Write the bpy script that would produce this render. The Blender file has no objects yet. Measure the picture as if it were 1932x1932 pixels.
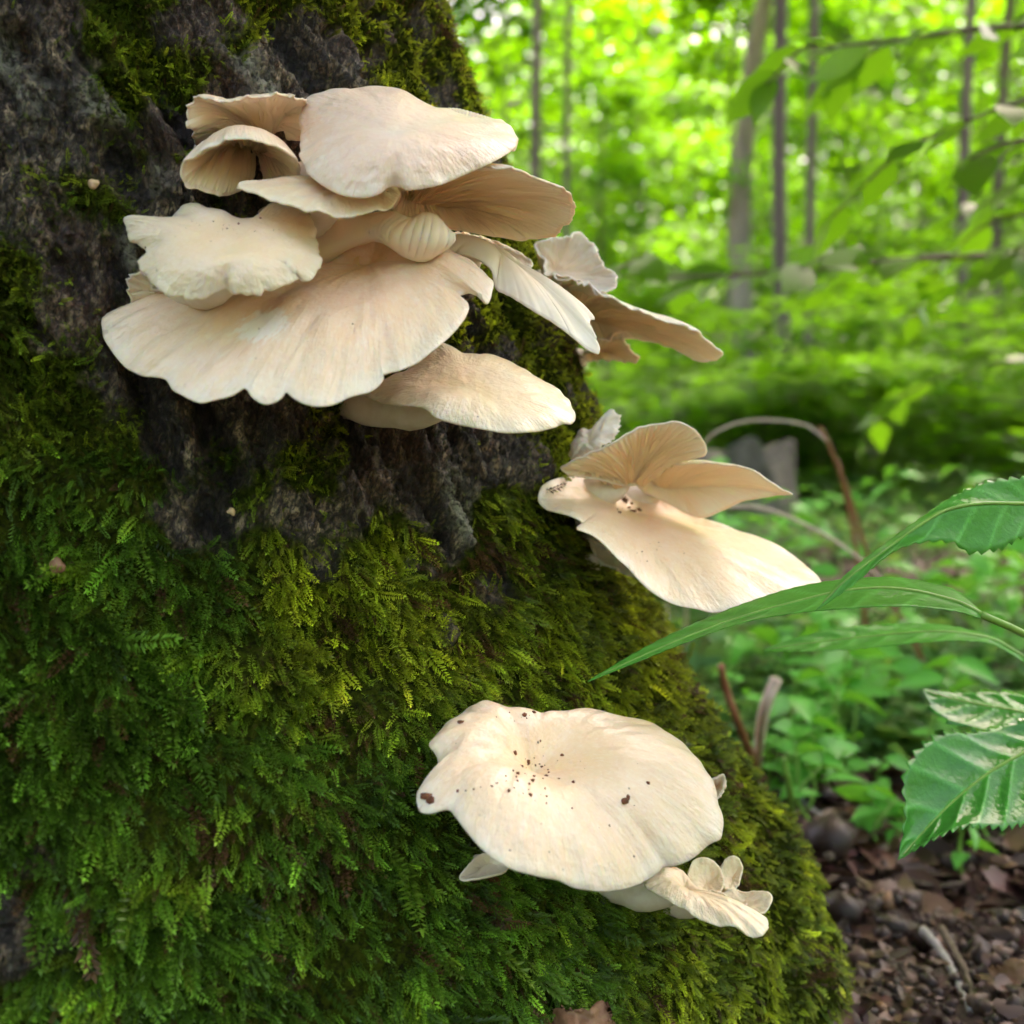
import bpy, math, random
import numpy as np
from mathutils import Vector
from mathutils.bvhtree import BVHTree

rng = np.random.default_rng(7)
random.seed(7)
SC = bpy.context.scene
COL = SC.collection

# ------------------------------------------------------------------ camera
F_PX, HALF = 2050.0, 966.0            # focal length and half width in units of a 1932-pixel-wide picture
CAM = np.array([0.0, 0.0, 0.36])
PITCH = math.radians(4.7)
FWD = np.array([0, math.cos(PITCH), -math.sin(PITCH)])
UPV = np.array([0, math.sin(PITCH), math.cos(PITCH)])
RGT = np.array([1.0, 0, 0])
cam_d = bpy.data.cameras.new('camera')
cam = bpy.data.objects.new('camera', cam_d)
COL.objects.link(cam)
cam.location = CAM
cam.rotation_euler = (math.radians(90) - PITCH, 0, 0)
cam_d.sensor_width = 36
cam_d.lens = 36 * F_PX / (2 * HALF)
cam_d.clip_start = 0.01
cam_d.clip_end = 500
cam_d.dof.use_dof = True
cam_d.dof.focus_distance = 0.465
cam_d.dof.aperture_fstop = 7.3
SC.camera = cam

# ------------------------------------------------------------------ light
SUN_EL, SUN_AZ = math.radians(58), math.radians(20)     # azimuth measured from +Y towards +X
w = bpy.data.worlds.new('World')
SC.world = w
w.use_nodes = True
nt = w.node_tree
bg = nt.nodes['Background']
sky = nt.nodes.new('ShaderNodeTexSky')
sky.sky_type = 'NISHITA'
sky.sun_disc = False
sky.sun_elevation = SUN_EL
sky.sun_rotation = SUN_AZ
sky.air_density = 1.0
sky.dust_density = 7.0
sky.ozone_density = 0.3
nt.links.new(sky.outputs[0], bg.inputs[0])
bg.inputs[1].default_value = 0.15
sun_d = bpy.data.lights.new('sun', 'SUN')
sun_d.energy = 5.0
sun_d.angle = math.radians(8)
sun_d.color = (1.0, 0.95, 0.84)
sun = bpy.data.objects.new('sun', sun_d)
COL.objects.link(sun)
sdir = Vector((math.sin(SUN_AZ) * math.cos(SUN_EL), math.cos(SUN_AZ) * math.cos(SUN_EL), math.sin(SUN_EL)))
sun.rotation_euler = sdir.to_track_quat('Z', 'Y').to_euler()
sun.location = (0, 0, 12)
SC.view_settings.view_transform = 'Standard'
SC.view_settings.look = 'None'
SC.view_settings.gamma = 1
SC.view_settings.use_curve_mapping = False
SC.view_settings.exposure = 2.58
SC.view_settings.use_white_balance = True
SC.view_settings.white_balance_temperature = 7200
SC.view_settings.white_balance_tint = 23
SC.cycles.max_bounces = 6
SC.cycles.diffuse_bounces = 4
SC.cycles.transmission_bounces = 4
SC.cycles.adaptive_threshold = 0.03
SC.cycles.sample_clamp_indirect = 6
SC.cycles.use_denoising = True

# ------------------------------------------------------------------ pixel helpers
def px(u, v, d):
    u, v, d = np.asarray(u, float), np.asarray(v, float), np.asarray(d, float)
    x = (u - HALF) / F_PX * d
    y = (HALF - v) / F_PX * d
    return CAM + d[..., None] * FWD + x[..., None] * RGT + y[..., None] * UPV

def to_px(P):
    q = P - CAM
    d = q @ FWD
    return HALF + F_PX * (q @ RGT) / d, HALF - F_PX * (q @ UPV) / d, d

def ground_px(u, v, z=0.0):
    dirv = FWD + (u - HALF) / F_PX * RGT + (HALF - v) / F_PX * UPV
    t = (z - CAM[2]) / dirv[2]
    return CAM + t * dirv

# ------------------------------------------------------------------ noise
def _h(ix, iy, iz, seed):
    n = (ix.astype(np.int64) * 374761393 + iy.astype(np.int64) * 668265263 + iz.astype(np.int64) * 2147483647 + seed * 1274126177) & 0xffffffff
    n = ((n ^ (n >> 13)) * 1274126177) & 0xffffffff
    n = ((n ^ (n >> 16)) * 2246822519) & 0xffffffff
    return ((n ^ (n >> 15)) & 0xffffff) / float(0xffffff) * 2 - 1

def noise(x, y, z, seed=0):
    x, y, z = np.broadcast_arrays(np.asarray(x, float), np.asarray(y, float), np.asarray(z, float))
    ix, iy, iz = np.floor(x), np.floor(y), np.floor(z)
    fx, fy, fz = x - ix, y - iy, z - iz
    fx, fy, fz = [f * f * f * (f * (f * 6 - 15) + 10) for f in (fx, fy, fz)]
    r = 0
    for dx in (0, 1):
        wx = fx if dx else 1 - fx
        for dy in (0, 1):
            wy = fy if dy else 1 - fy
            for dz in (0, 1):
                wz = fz if dz else 1 - fz
                r = r + wx * wy * wz * _h(ix + dx, iy + dy, iz + dz, seed)
    return r

def fbm(x, y, z, o=4, seed=0, g=0.5):
    a, r = 1.0, 0
    for i in range(o):
        r = r + a * noise(x, y, z, seed + i * 17)
        x, y, z, a = x * 2.03, y * 2.03, z * 2.03, a * g
    return r

def sstep(a, b, x):
    t = np.clip((x - a) / (b - a), 0, 1)
    return t * t * (3 - 2 * t)

# ------------------------------------------------------------------ mesh helpers
def mesh_np(name, V, loops, sizes, smooth=True, color=None, uv=None):
    """V (n,3); loops flat vertex indices; sizes per-face corner counts (or int)."""
    m = bpy.data.meshes.new(name)
    V = np.ascontiguousarray(V, dtype=np.float32)
    loops = np.ascontiguousarray(loops, dtype=np.int32).ravel()
    if np.isscalar(sizes):
        nf = len(loops) // sizes
        starts = np.arange(nf, dtype=np.int32) * sizes
    else:
        sizes = np.asarray(sizes, np.int32)
        nf = len(sizes)
        starts = np.concatenate([[0], np.cumsum(sizes)[:-1]]).astype(np.int32)
    m.vertices.add(len(V)); m.vertices.foreach_set('co', V.ravel())
    m.loops.add(len(loops)); m.loops.foreach_set('vertex_index', loops)
    m.polygons.add(nf); m.polygons.foreach_set('loop_start', starts)
    m.update(calc_edges=True)
    if smooth:
        m.polygons.foreach_set('use_smooth', np.ones(nf, bool))
    if color is not None:
        c = np.ones((len(V), 4), np.float32); c[:, :3] = color
        at = m.color_attributes.new('Col', 'FLOAT_COLOR', 'POINT')
        at.data.foreach_set('color', c.ravel())
    if uv is not None:
        ul = m.uv_layers.new(name='UVMap')
        ul.data.foreach_set('uv', np.ascontiguousarray(uv[loops], np.float32).ravel())
    m.validate()
    return m

def obj(name, mesh, mat, parent=None):
    o = bpy.data.objects.new(name, mesh)
    COL.objects.link(o)
    if mat is not None and len(mesh.materials) == 0:
        mesh.materials.append(mat)
    if parent is not None:
        o.parent = parent
        o.matrix_parent_inverse = parent.matrix_basis.inverted()
    return o

def tag(o, label=None, cat=None, group=None, kind=None):
    if label: o['label'] = label
    if cat: o['category'] = cat
    if group: o['group'] = group
    if kind: o['kind'] = kind
    return o

def empty(name, loc, label, cat, group=None):
    o = bpy.data.objects.new(name, None)
    COL.objects.link(o)
    o.location = tuple(float(c) for c in loc)
    o.empty_display_size = 0.05
    return tag(o, label, cat, group)

def grid_quads(nr, nc, wrap=False):
    r, c = np.meshgrid(np.arange(nr - 1), np.arange(nc if wrap else nc - 1), indexing='ij')
    c2 = (c + 1) % nc
    return np.stack([r * nc + c, r * nc + c2, (r + 1) * nc + c2, (r + 1) * nc + c], -1).reshape(-1, 4)

def spline(P, n, closed=False):
    """Catmull-Rom through control points, resampled to n points by arc length."""
    P = np.asarray(P, float)
    k = len(P)
    if closed:
        Q = np.vstack([P[-1], P, P[0], P[1]]); segs = k
    else:
        Q = np.vstack([2 * P[0] - P[1], P, 2 * P[-1] - P[-2]]); segs = k - 1
    out = []
    t = np.linspace(0, 1, 12, endpoint=False)[:, None]
    for i in range(segs):
        p0, p1, p2, p3 = Q[i:i + 4]
        out.append(0.5 * ((2 * p1) + (-p0 + p2) * t + (2 * p0 - 5 * p1 + 4 * p2 - p3) * t ** 2 + (-p0 + 3 * p1 - 3 * p2 + p3) * t ** 3))
    out = np.vstack(out + ([P[:1]] if closed else [P[-1:]]))
    L = np.concatenate([[0], np.cumsum(np.linalg.norm(np.diff(out[:, :3], axis=0), axis=1))])
    tt = np.linspace(0, L[-1], n, endpoint=not closed)
    return np.stack([np.interp(tt, L, out[:, j]) for j in range(out.shape[1])], 1)

def tube(path, radii, seg=8, cap=True):
    path = np.asarray(path, float); n = len(path)
    radii = np.broadcast_to(np.asarray(radii, float), (n,))
    T = np.gradient(path, axis=0); T /= np.linalg.norm(T, axis=1)[:, None] + 1e-12
    ref = np.array([0.3, 0.5, 0.81]) if abs(T[0, 2]) < 0.9 else np.array([1.0, 0.2, 0])
    A = np.cross(T, ref); A /= np.linalg.norm(A, axis=1)[:, None] + 1e-12
    B = np.cross(T, A)
    ang = np.linspace(0, 2 * np.pi, seg, endpoint=False)
    V = path[:, None] + radii[:, None, None] * (np.cos(ang)[None, :, None] * A[:, None] + np.sin(ang)[None, :, None] * B[:, None])
    V = V.reshape(-1, 3)
    q = grid_quads(n, seg, True)
    loops, sizes = list(q.ravel()), [4] * len(q)
    if cap:
        loops += list(range(seg - 1, -1, -1)) + list(range((n - 1) * seg, n * seg)); sizes += [seg, seg]
    return V, np.array(loops), np.array(sizes)

def join(parts):
    Vs, Ls, Ss, o = [], [], [], 0
    for V, L, S in parts:
        Vs.append(V); Ls.append(np.asarray(L) + o); Ss.append(np.broadcast_to(S, (len(L) // S,)) if np.isscalar(S) else S); o += len(V)
    return np.vstack(Vs), np.concatenate(Ls), np.concatenate(Ss)

# ------------------------------------------------------------------ materials
def mat_new(name):
    m = bpy.data.materials.new(name); m.use_nodes = True
    t = m.node_tree
    for n in list(t.nodes): t.nodes.remove(n)
    out = t.nodes.new('ShaderNodeOutputMaterial')
    return m, t, out

def N(t, typ, **kw):
    n = t.nodes.new(typ)
    for k, v in kw.items():
        if k.startswith('i_'):
            n.inputs[k[2:].replace('_', ' ')].default_value = v
        else:
            setattr(n, k, v)
    return n

def ramp(t, fac, stops):
    r = t.nodes.new('ShaderNodeValToRGB')
    e = r.color_ramp.elements
    while len(e) < len(stops): e.new(0.5)
    for el, (p, c) in zip(e, stops):
        el.position = p
        el.color = (c, c, c, 1) if np.isscalar(c) else (*c, 1)
    t.links.new(fac, r.inputs[0])
    return r.outputs[0]

def mix(t, fac, a, b, mode='MIX'):
    m = t.nodes.new('ShaderNodeMix'); m.data_type = 'RGBA'; m.blend_type = mode
    for sock, val in ((m.inputs[0], fac), (m.inputs[6], a), (m.inputs[7], b)):
        if isinstance(val, bpy.types.NodeSocket): t.links.new(val, sock)
        elif isinstance(val, (int, float)): sock.default_value = val
        else: sock.default_value = (*val, 1)
    return m.outputs[2]

def mapped(t, src, scale):
    mp = t.nodes.new('ShaderNodeMapping'); mp.inputs['Scale'].default_value = scale
    t.links.new(src, mp.inputs[0]); return mp.outputs[0]

def ntex(t, vec, scale, detail=4, rough=0.55):
    n = N(t, 'ShaderNodeTexNoise'); n.inputs['Scale'].default_value = scale
    n.inputs['Detail'].default_value = detail; n.inputs['Roughness'].default_value = rough
    t.links.new(vec, n.inputs['Vector']); return n.outputs[0]

def bumpn(t, h, strength, dist, prev=None):
    b = t.nodes.new('ShaderNodeBump'); b.inputs['Strength'].default_value = strength; b.inputs['Distance'].default_value = dist
    t.links.new(h, b.inputs['Height'])
    if prev: t.links.new(prev, b.inputs['Normal'])
    return b.outputs[0]

def principled(t, out, base=None, rough=0.5, normal=None, spec=0.5, sss=0.0, sss_r=(1, .5, .25), sss_scale=0.004):
    p = t.nodes.new('ShaderNodeBsdfPrincipled')
    if isinstance(base, bpy.types.NodeSocket): t.links.new(base, p.inputs['Base Color'])
    elif base is not None: p.inputs['Base Color'].default_value = (*base, 1)
    if isinstance(rough, bpy.types.NodeSocket): t.links.new(rough, p.inputs['Roughness'])
    else: p.inputs['Roughness'].default_value = rough
    p.inputs['Specular IOR Level'].default_value = spec
    if sss:
        p.inputs['Subsurface Weight'].default_value = sss
        p.inputs['Subsurface Radius'].default_value = sss_r
        p.inputs['Subsurface Scale'].default_value = sss_scale
    if normal is not None: t.links.new(normal, p.inputs['Normal'])
    if out is not None: t.links.new(p.outputs[0], out.inputs[0])
    return p

def mat_cap(name, center=(0.90, 0.53, 0.30), body=(0.90, 0.65, 0.45), edge=(0.90, 0.84, 0.78), specks=0.5, center_at=0.45, patches=()):
    m, t, out = mat_new(name)
    uv = t.nodes.new('ShaderNodeUVMap').outputs[0]
    tc = t.nodes.new('ShaderNodeTexCoord').outputs['Object']
    sep = t.nodes.new('ShaderNodeSeparateXYZ'); t.links.new(uv, sep.inputs[0])
    r = sep.outputs[1]
    wob = ntex(t, tc, 45, 3)
    add = N(t, 'ShaderNodeMath', operation='MULTIPLY_ADD'); t.links.new(wob, add.inputs[0]); add.inputs[1].default_value = 0.35
    t.links.new(r, add.inputs[2])
    sc_ = N(t, 'ShaderNodeMath', operation='MULTIPLY'); t.links.new(add.outputs[0], sc_.inputs[0]); sc_.inputs[1].default_value = 0.70
    c = ramp(t, sc_.outputs[0], [(0.10, center), (0.7 * (center_at + 0.32), body), (0.76, body), (0.92, edge)])
    streak = ntex(t, mapped(t, uv, (70, 5, 1)), 1.0, 4, 0.6)
    sk = N(t, 'ShaderNodeMath', operation='MULTIPLY'); t.links.new(ramp(t, streak, [(0.45, 0.0), (0.78, 0.35)]), sk.inputs[0]); t.links.new(ramp(t, r, [(0.35, 0.0), (0.8, 1.0)]), sk.inputs[1])
    c = mix(t, sk.outputs[0], c, (0.92, 0.88, 0.83))
    blot = ntex(t, tc, 30, 5, 0.65)
    c = mix(t, ramp(t, blot, [(0.30, 0.0), (0.75, 0.4)]), c, (0.88, 0.70, 0.56))
    pale = ntex(t, mapped(t, tc, (1, 1, 1)), 60, 6, 0.7)
    c = mix(t, ramp(t, pale, [(0.50, 0.0), (0.76, 0.32)]), c, (0.94, 0.88, 0.82))
    c = mix(t, ramp(t, ntex(t, tc, 24, 6, 0.7), [(0.58, 0.0), (0.74, 0.45)]), c, (0.80, 0.56, 0.30))
    motl = ntex(t, mapped(t, uv, (150, 26, 1)), 1.0, 5, 0.7)
    c = mix(t, ramp(t, motl, [(0.50, 0.0), (0.70, 0.30)]), c, (0.97, 0.93, 0.89))
    for (pc, pr) in patches:          # dry white bloom
        sub = N(t, 'ShaderNodeVectorMath', operation='DISTANCE'); t.links.new(tc, sub.inputs[0]); sub.inputs[1].default_value = tuple(float(q) for q in pc)
        ad = N(t, 'ShaderNodeMath', operation='MULTIPLY_ADD'); t.links.new(ntex(t, mapped(t, uv, (110, 16, 1)), 1.0, 5, 0.7), ad.inputs[0]); ad.inputs[1].default_value = pr * 1.6; t.links.new(sub.outputs['Value'], ad.inputs[2])
        c = mix(t, ramp(t, ad.outputs[0], [(pr * 1.36, 0.8), (pr * 1.43, 0.0)]), c, (0.96, 0.93, 0.90))
    vor = N(t, 'ShaderNodeTexVoronoi', feature='F1'); vor.inputs['Scale'].default_value = 190
    t.links.new(tc, vor.inputs['Vector'])
    sp = ramp(t, vor.outputs['Distance'], [(0.07, 1.0), (0.12, 0.0)])
    msk = ramp(t, ntex(t, tc, 38, 2), [(0.60 - 0.1 * specks, 0.0), (0.68 - 0.1 * specks, 1.0)])
    mm = N(t, 'ShaderNodeMath', operation='MULTIPLY'); t.links.new(sp, mm.inputs[0]); t.links.new(msk, mm.inputs[1])
    vc = ramp(t, vor.outputs['Color'], [(0.66, 0.0), (0.70, 0.9)])
    m2 = N(t, 'ShaderNodeMath', operation='MULTIPLY'); t.links.new(mm.outputs[0], m2.inputs[0]); t.links.new(vc, m2.inputs[1])
    c = mix(t, m2.outputs[0], c, (0.10, 0.045, 0.02))
    c = mix(t, 1.0, c, (1.03, 0.955, 0.87), 'MULTIPLY')
    fine = ntex(t, mapped(t, uv, (160, 10, 1)), 1.0, 3)
    fm = N(t, 'ShaderNodeMath', operation='MULTIPLY'); t.links.new(fine, fm.inputs[0]); t.links.new(ramp(t, r, [(0.4, 0.0), (0.85, 1.0)]), fm.inputs[1])
    n1 = bumpn(t, fm.outputs[0], 0.6, 0.0017)
    n1 = bumpn(t, ntex(t, tc, 75, 3, 0.5), 0.5, 0.0022, n1)
    n2 = bumpn(t, ntex(t, tc, 300, 5, 0.65), 0.55, 0.0012, n1)
    rgh = ramp(t, blot, [(0.3, 0.30), (0.7, 0.52)])
    pr = principled(t, out, c, rgh, n2, 0.5, 0.40, (1.0, 0.55, 0.28), 0.0034)
    pr.inputs['Coat Weight'].default_value = 0.30; pr.inputs['Coat Roughness'].default_value = 0.22
    return m

def mat_gill(name, col=(0.94, 0.70, 0.43), col2=(0.94, 0.84, 0.68)):
    m, t, out = mat_new(name)
    uv = t.nodes.new('ShaderNodeUVMap').outputs[0]
    tc = t.nodes.new('ShaderNodeTexCoord').outputs['Object']
    sep = t.nodes.new('ShaderNodeSeparateXYZ'); t.links.new(uv, sep.inputs[0])
    c = ramp(t, sep.outputs[1], [(0.1, col), (0.75, tuple(0.5 * (a + b) for a, b in zip(col, col2))), (1.0, col2)])
    streak = ntex(t, mapped(t, uv, (90, 3, 1)), 1.0, 3, 0.6)
    c = mix(t, ramp(t, streak, [(0.45, 0.0), (0.85, 0.3)]), c, (0.94, 0.84, 0.70))
    c = mix(t, ramp(t, ntex(t, tc, 60, 4), [(0.4, 0.0), (0.8, 0.3)]), c, (0.88, 0.64, 0.40))
    c = mix(t, 1.0, c, (1.02, 0.93, 0.83), 'MULTIPLY')
    n1 = bumpn(t, streak, 0.3, 0.0006)
    principled(t, out, c, 0.6, n1, 0.3, 0.4, (1.0, 0.5, 0.25), 0.003)
    return m

def mat_leaf(name, refl, trans, gloss=0.12, rough=0.4, var=0.4, tfac=0.5, attr=False, veins=False):
    m, t, out = mat_new(name)
    oi = t.nodes.new('ShaderNodeObjectInfo')
    geo = t.nodes.new('ShaderNodeNewGeometry')
    rnd = geo.outputs['Random Per Island']
    d = t.nodes.new('ShaderNodeBsdfDiffuse'); tr = t.nodes.new('ShaderNodeBsdfTranslucent')
    dk = ramp(t, rnd, [(0.0, tuple(c * (1 - var) for c in refl)), (1.0, tuple(c * (1 + var) for c in refl))])
    tk = ramp(t, rnd, [(0.0, tuple(c * (1 - var) for c in trans)), (1.0, tuple(min(1, c * (1 + var)) for c in trans))])
    if veins:
        uv = t.nodes.new('ShaderNodeUVMap').outputs[0]
        col = t.nodes.new('ShaderNodeAttribute'); col.attribute_name = 'Col'
        tc = t.nodes.new('ShaderNodeTexCoord').outputs['Object']
        dk = mix(t, col.outputs['Fac'], dk, tuple(min(1, c * 2.2 + 0.02) for c in refl))
        tk = mix(t, col.outputs['Fac'], tk, tuple(c * 0.6 for c in trans))
        nb = ntex(t, tc, 300, 3)
        dk = mix(t, ramp(t, nb, [(0.4, 0.0), (0.75, 0.5)]), dk, tuple(c * 1.5 for c in refl))
    t.links.new(dk, d.inputs[0]); t.links.new(tk, tr.inputs[0])
    ms = t.nodes.new('ShaderNodeMixShader'); ms.inputs[0].default_value = tfac
    t.links.new(d.outputs[0], ms.inputs[1]); t.links.new(tr.outputs[0], ms.inputs[2])
    gl = t.nodes.new('ShaderNodeBsdfGlossy'); gl.inputs['Roughness'].default_value = rough
    lw = t.nodes.new('ShaderNodeLayerWeight'); lw.inputs['Blend'].default_value = 0.5
    pw = N(t, 'ShaderNodeMath', operation='POWER'); t.links.new(lw.outputs['Facing'], pw.inputs[0]); pw.inputs[1].default_value = 4.0
    fr = N(t, 'ShaderNodeMath', operation='MULTIPLY_ADD'); t.links.new(pw.outputs[0], fr.inputs[0]); fr.inputs[1].default_value = 0.8; fr.inputs[2].default_value = 0.045
    if veins:
        nn = bumpn(t, nb, 0.45, 0.0014)
        t.links.new(nn, gl.inputs['Normal']); t.links.new(nn, lw.inputs['Normal']); t.links.new(nn, d.inputs['Normal'])
    mu = N(t, 'ShaderNodeMath', operation='MULTIPLY'); t.links.new(fr.outputs[0], mu.inputs[0]); mu.inputs[1].default_value = gloss * 8
    mg = t.nodes.new('ShaderNodeMixShader'); t.links.new(mu.outputs[0], mg.inputs[0])
    t.links.new(ms.outputs[0], mg.inputs[1]); t.links.new(gl.outputs[0], mg.inputs[2])
    t.links.new(mg.outputs[0], out.inputs[0])
    return m

def mat_attr_foliage(name, trans_gain=1.2, tfac=0.3, rough=0.5, tint=False):
    m, t, out = mat_new(name)
    a = t.nodes.new('ShaderNodeAttribute'); a.attribute_name = 'Col'
    col = a.outputs['Color']
    if tint:
        a2 = t.nodes.new('ShaderNodeAttribute'); a2.attribute_type = 'INSTANCER'; a2.attribute_name = 'tint'
        col = mix(t, 1.0, col, a2.outputs['Color'], 'MULTIPLY')
    d = principled(t, None, col, rough, None, 0.4)
    tr = t.nodes.new('ShaderNodeBsdfTranslucent')
    c2 = mix(t, 1.0, col, (trans_gain,) * 3, 'MULTIPLY'); t.links.new(c2, tr.inputs[0])
    ms = t.nodes.new('ShaderNodeMixShader'); ms.inputs[0].default_value = tfac
    t.links.new(d.outputs[0], ms.inputs[1]); t.links.new(tr.outputs[0], ms.inputs[2])
    t.links.new(ms.outputs[0], out.inputs[0])
    return m

def mat_plain(name, a, b, scale, rough=0.7, bump=0.5, dist=0.01, stretch=(1, 1, 1)):
    m, t, out = mat_new(name)
    tc = t.nodes.new('ShaderNodeTexCoord').outputs['Object']
    n = ntex(t, mapped(t, tc, stretch), scale, 6, 0.65)
    c = ramp(t, n, [(0.3, a), (0.7, b)])
    principled(t, out, c, rough, bumpn(t, n, bump, dist), 0.35)
    return m

def mat_bark():
    m, t, out = mat_new('wet_bark')
    tc = t.nodes.new('ShaderNodeTexCoord').outputs['Object']
    gr = t.nodes.new('ShaderNodeMapping'); gr.inputs['Rotation'].default_value = (0, math.radians(-20), 0); t.links.new(tc, gr.inputs[0])
    grain = gr.outputs[0]
    a = t.nodes.new('ShaderNodeAttribute'); a.attribute_name = 'Col'      # r: relief height, g: moss cover, b: lichen patch
    sep = t.nodes.new('ShaderNodeSeparateColor'); t.links.new(a.outputs['Color'], sep.inputs[0])
    n = ntex(t, mapped(t, grain, (1, 1, 0.38)), 70, 8, 0.74)
    fine = ntex(t, tc, 420, 5, 0.7)
    c = ramp(t, n, [(0.38, (0.016, 0.012, 0.009)), (0.50, (0.12, 0.095, 0.070)), (0.64, (0.26, 0.215, 0.165))])
    wv = N(t, 'ShaderNodeVectorMath', operation='MULTIPLY_ADD')      # jittered, sheared coordinates for flaky plates
    nz = N(t, 'ShaderNodeTexNoise'); nz.inputs['Scale'].default_value = 120; nz.inputs['Detail'].default_value = 3; t.links.new(tc, nz.inputs['Vector'])
    t.links.new(nz.outputs['Color'], wv.inputs[0]); wv.inputs[1].default_value = (0.0035, 0.0035, 0.0035); t.links.new(mapped(t, grain, (1, 1, 0.36)), wv.inputs[2])
    fl = []
    for sc_v in (170, 430):
        ve = N(t, 'ShaderNodeTexVoronoi', feature='DISTANCE_TO_EDGE'); ve.inputs['Scale'].default_value = sc_v; t.links.new(wv.outputs[0], ve.inputs['Vector'])
        vc = N(t, 'ShaderNodeTexVoronoi', feature='F1'); vc.inputs['Scale'].default_value = sc_v; t.links.new(wv.outputs[0], vc.inputs['Vector'])
        fl.append((ve.outputs['Distance'], vc.outputs['Color']))
    c = mix(t, 1.0, c, ramp(t, fl[0][1], [(0.25, 0.45), (0.75, 1.45)]), 'MULTIPLY')
    c = mix(t, 1.0, c, ramp(t, fl[1][1], [(0.25, 0.55), (0.75, 1.4)]), 'MULTIPLY')
    c = mix(t, ramp(t, fl[0][0], [(0.0, 0.95), (0.05, 0.65), (0.16, 0.0)]), c, (0.012, 0.009, 0.007))
    c = mix(t, ramp(t, ntex(t, tc, 16, 4), [(0.52, 0.0), (0.7, 0.7)]), c, (0.09, 0.04, 0.022))
    c = mix(t, 1.0, c, (2.0, 1.78, 1.36), 'MULTIPLY')
    grit = ntex(t, mapped(t, grain, (1, 1, 0.5)), 620, 6, 0.8)
    c = mix(t, ramp(t, grit, [(0.46, 0.8), (0.50, 0.0)]), c, (0.018, 0.014, 0.010))
    c = mix(t, ramp(t, grit, [(0.56, 0.0), (0.60, 0.6)]), c, (0.30, 0.26, 0.20))
    c = mix(t, ramp(t, sep.outputs[0], [(0.35, 0.8), (0.62, 0.0)]), c, (0.012, 0.009, 0.007))
    c = mix(t, ramp(t, sep.outputs[2], [(0.2, 0.0), (0.9, 0.8)]), c, mix(t, ramp(t, fine, [(0.35, 0.0), (0.6, 1.0)]), (0.14, 0.12, 0.07), (0.46, 0.45, 0.33)))
    g = ramp(t, ntex(t, tc, 220, 5, 0.7), [(0.35, (0.018, 0.026, 0.003)), (0.55, (0.060, 0.080, 0.008)), (0.75, (0.12, 0.075, 0.025))])
    c = mix(t, sep.outputs[1], c, g)
    c = mix(t, ramp(t, fine, [(0.42, 0.7), (0.50, 0.0)]), c, (0.014, 0.011, 0.008))
    n1 = bumpn(t, n, 0.8, 0.006)
    n1 = bumpn(t, ramp(t, fl[0][0], [(0.0, 0.0), (0.25, 1.0)]), 0.9, 0.0022, n1)
    n1 = bumpn(t, fl[1][1], 0.8, 0.0015, n1)
    n2 = bumpn(t, fine, 1.0, 0.003, n1)
    rgh = mix(t, sep.outputs[1], ramp(t, fine, [(0.35, 0.28), (0.65, 0.7)]), (0.95, 0.95, 0.95))
    pb_ = principled(t, out, c, rgh, n2, 0.5)
    sp_ = N(t, 'ShaderNodeMath', operation='MULTIPLY_ADD'); t.links.new(sep.outputs[1], sp_.inputs[0]); sp_.inputs[1].default_value = -0.5; sp_.inputs[2].default_value = 0.5
    t.links.new(sp_.outputs[0], pb_.inputs['Specular IOR Level'])
    return m

M = {}
M['cap'] = mat_cap('cream_cap')
M['cap_pink'] = mat_cap('pinkish_cap', body=(0.90, 0.65, 0.52), center=(0.90, 0.72, 0.62), edge=(0.93, 0.88, 0.83), specks=0.1)
M['cap_green'] = mat_cap('greenish_cap', body=(0.88, 0.71, 0.50), center=(0.86, 0.64, 0.40), edge=(0.88, 0.82, 0.68), specks=0.9)
M['cap_low'] = mat_cap('dirty_cap', body=(0.84, 0.64, 0.45), center=(0.88, 0.62, 0.34), edge=(0.85, 0.79, 0.74), specks=0.9, center_at=0.4)
M['cap_warm'] = mat_cap('warm_cap', body=(0.88, 0.66, 0.44), center=(0.86, 0.52, 0.26), edge=(0.9, 0.83, 0.74), specks=0.4, center_at=0.7)
M['cap_funnel'] = mat_cap('funnel_cap', body=(0.86, 0.65, 0.45), center=(0.88, 0.56, 0.30), edge=(0.90, 0.84, 0.77), specks=0.1, center_at=0.58)
M['cap_petal'] = mat_cap('petal_cap', body=(0.89, 0.75, 0.50), center=(0.88, 0.66, 0.36), edge=(0.91, 0.82, 0.62), specks=0.1)
M['cap_white'] = mat_cap('white_cap', body=(0.90, 0.81, 0.70), center=(0.89, 0.72, 0.54), edge=(0.92, 0.88, 0.83), specks=0.1)
M['gill'] = mat_gill('gills')
M['gill_pale'] = mat_gill('pale_gills', (0.92, 0.78, 0.56), (0.94, 0.86, 0.74))
M['gill_orange'] = mat_gill('orange_gills', (0.97, 0.68, 0.38), (0.97, 0.86, 0.68))  # bright orange base colour stands in for light glowing through the cap
M['stem'] = mat_plain('mushroom_stem', (0.70, 0.56, 0.40), (0.82, 0.74, 0.62), 90, 0.6, 0.3, 0.001)
M['bark'] = mat_bark()
M['button'] = mat_plain('tan_fungus', (0.42, 0.24, 0.10), (0.66, 0.46, 0.26), 300, 0.5, 0.5, 0.001)
M['flesh'] = mat_plain('mushroom_flesh', (0.86, 0.70, 0.50), (0.91, 0.82, 0.68), 45, 0.55, 0.15, 0.001)
M['moss'] = mat_attr_foliage('moss_leaf', 1.3, 0.35, 0.42, tint=True)
M['crumb'] = mat_plain('dirt_crumb', (0.09, 0.028, 0.012), (0.30, 0.10, 0.045), 400, 0.6)
M['leaf_tree'] = mat_leaf('canopy_leaf', (0.045, 0.12, 0.006), (0.20, 0.49, 0.006), 0.03, 0.4, 0.55, 0.62)
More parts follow.
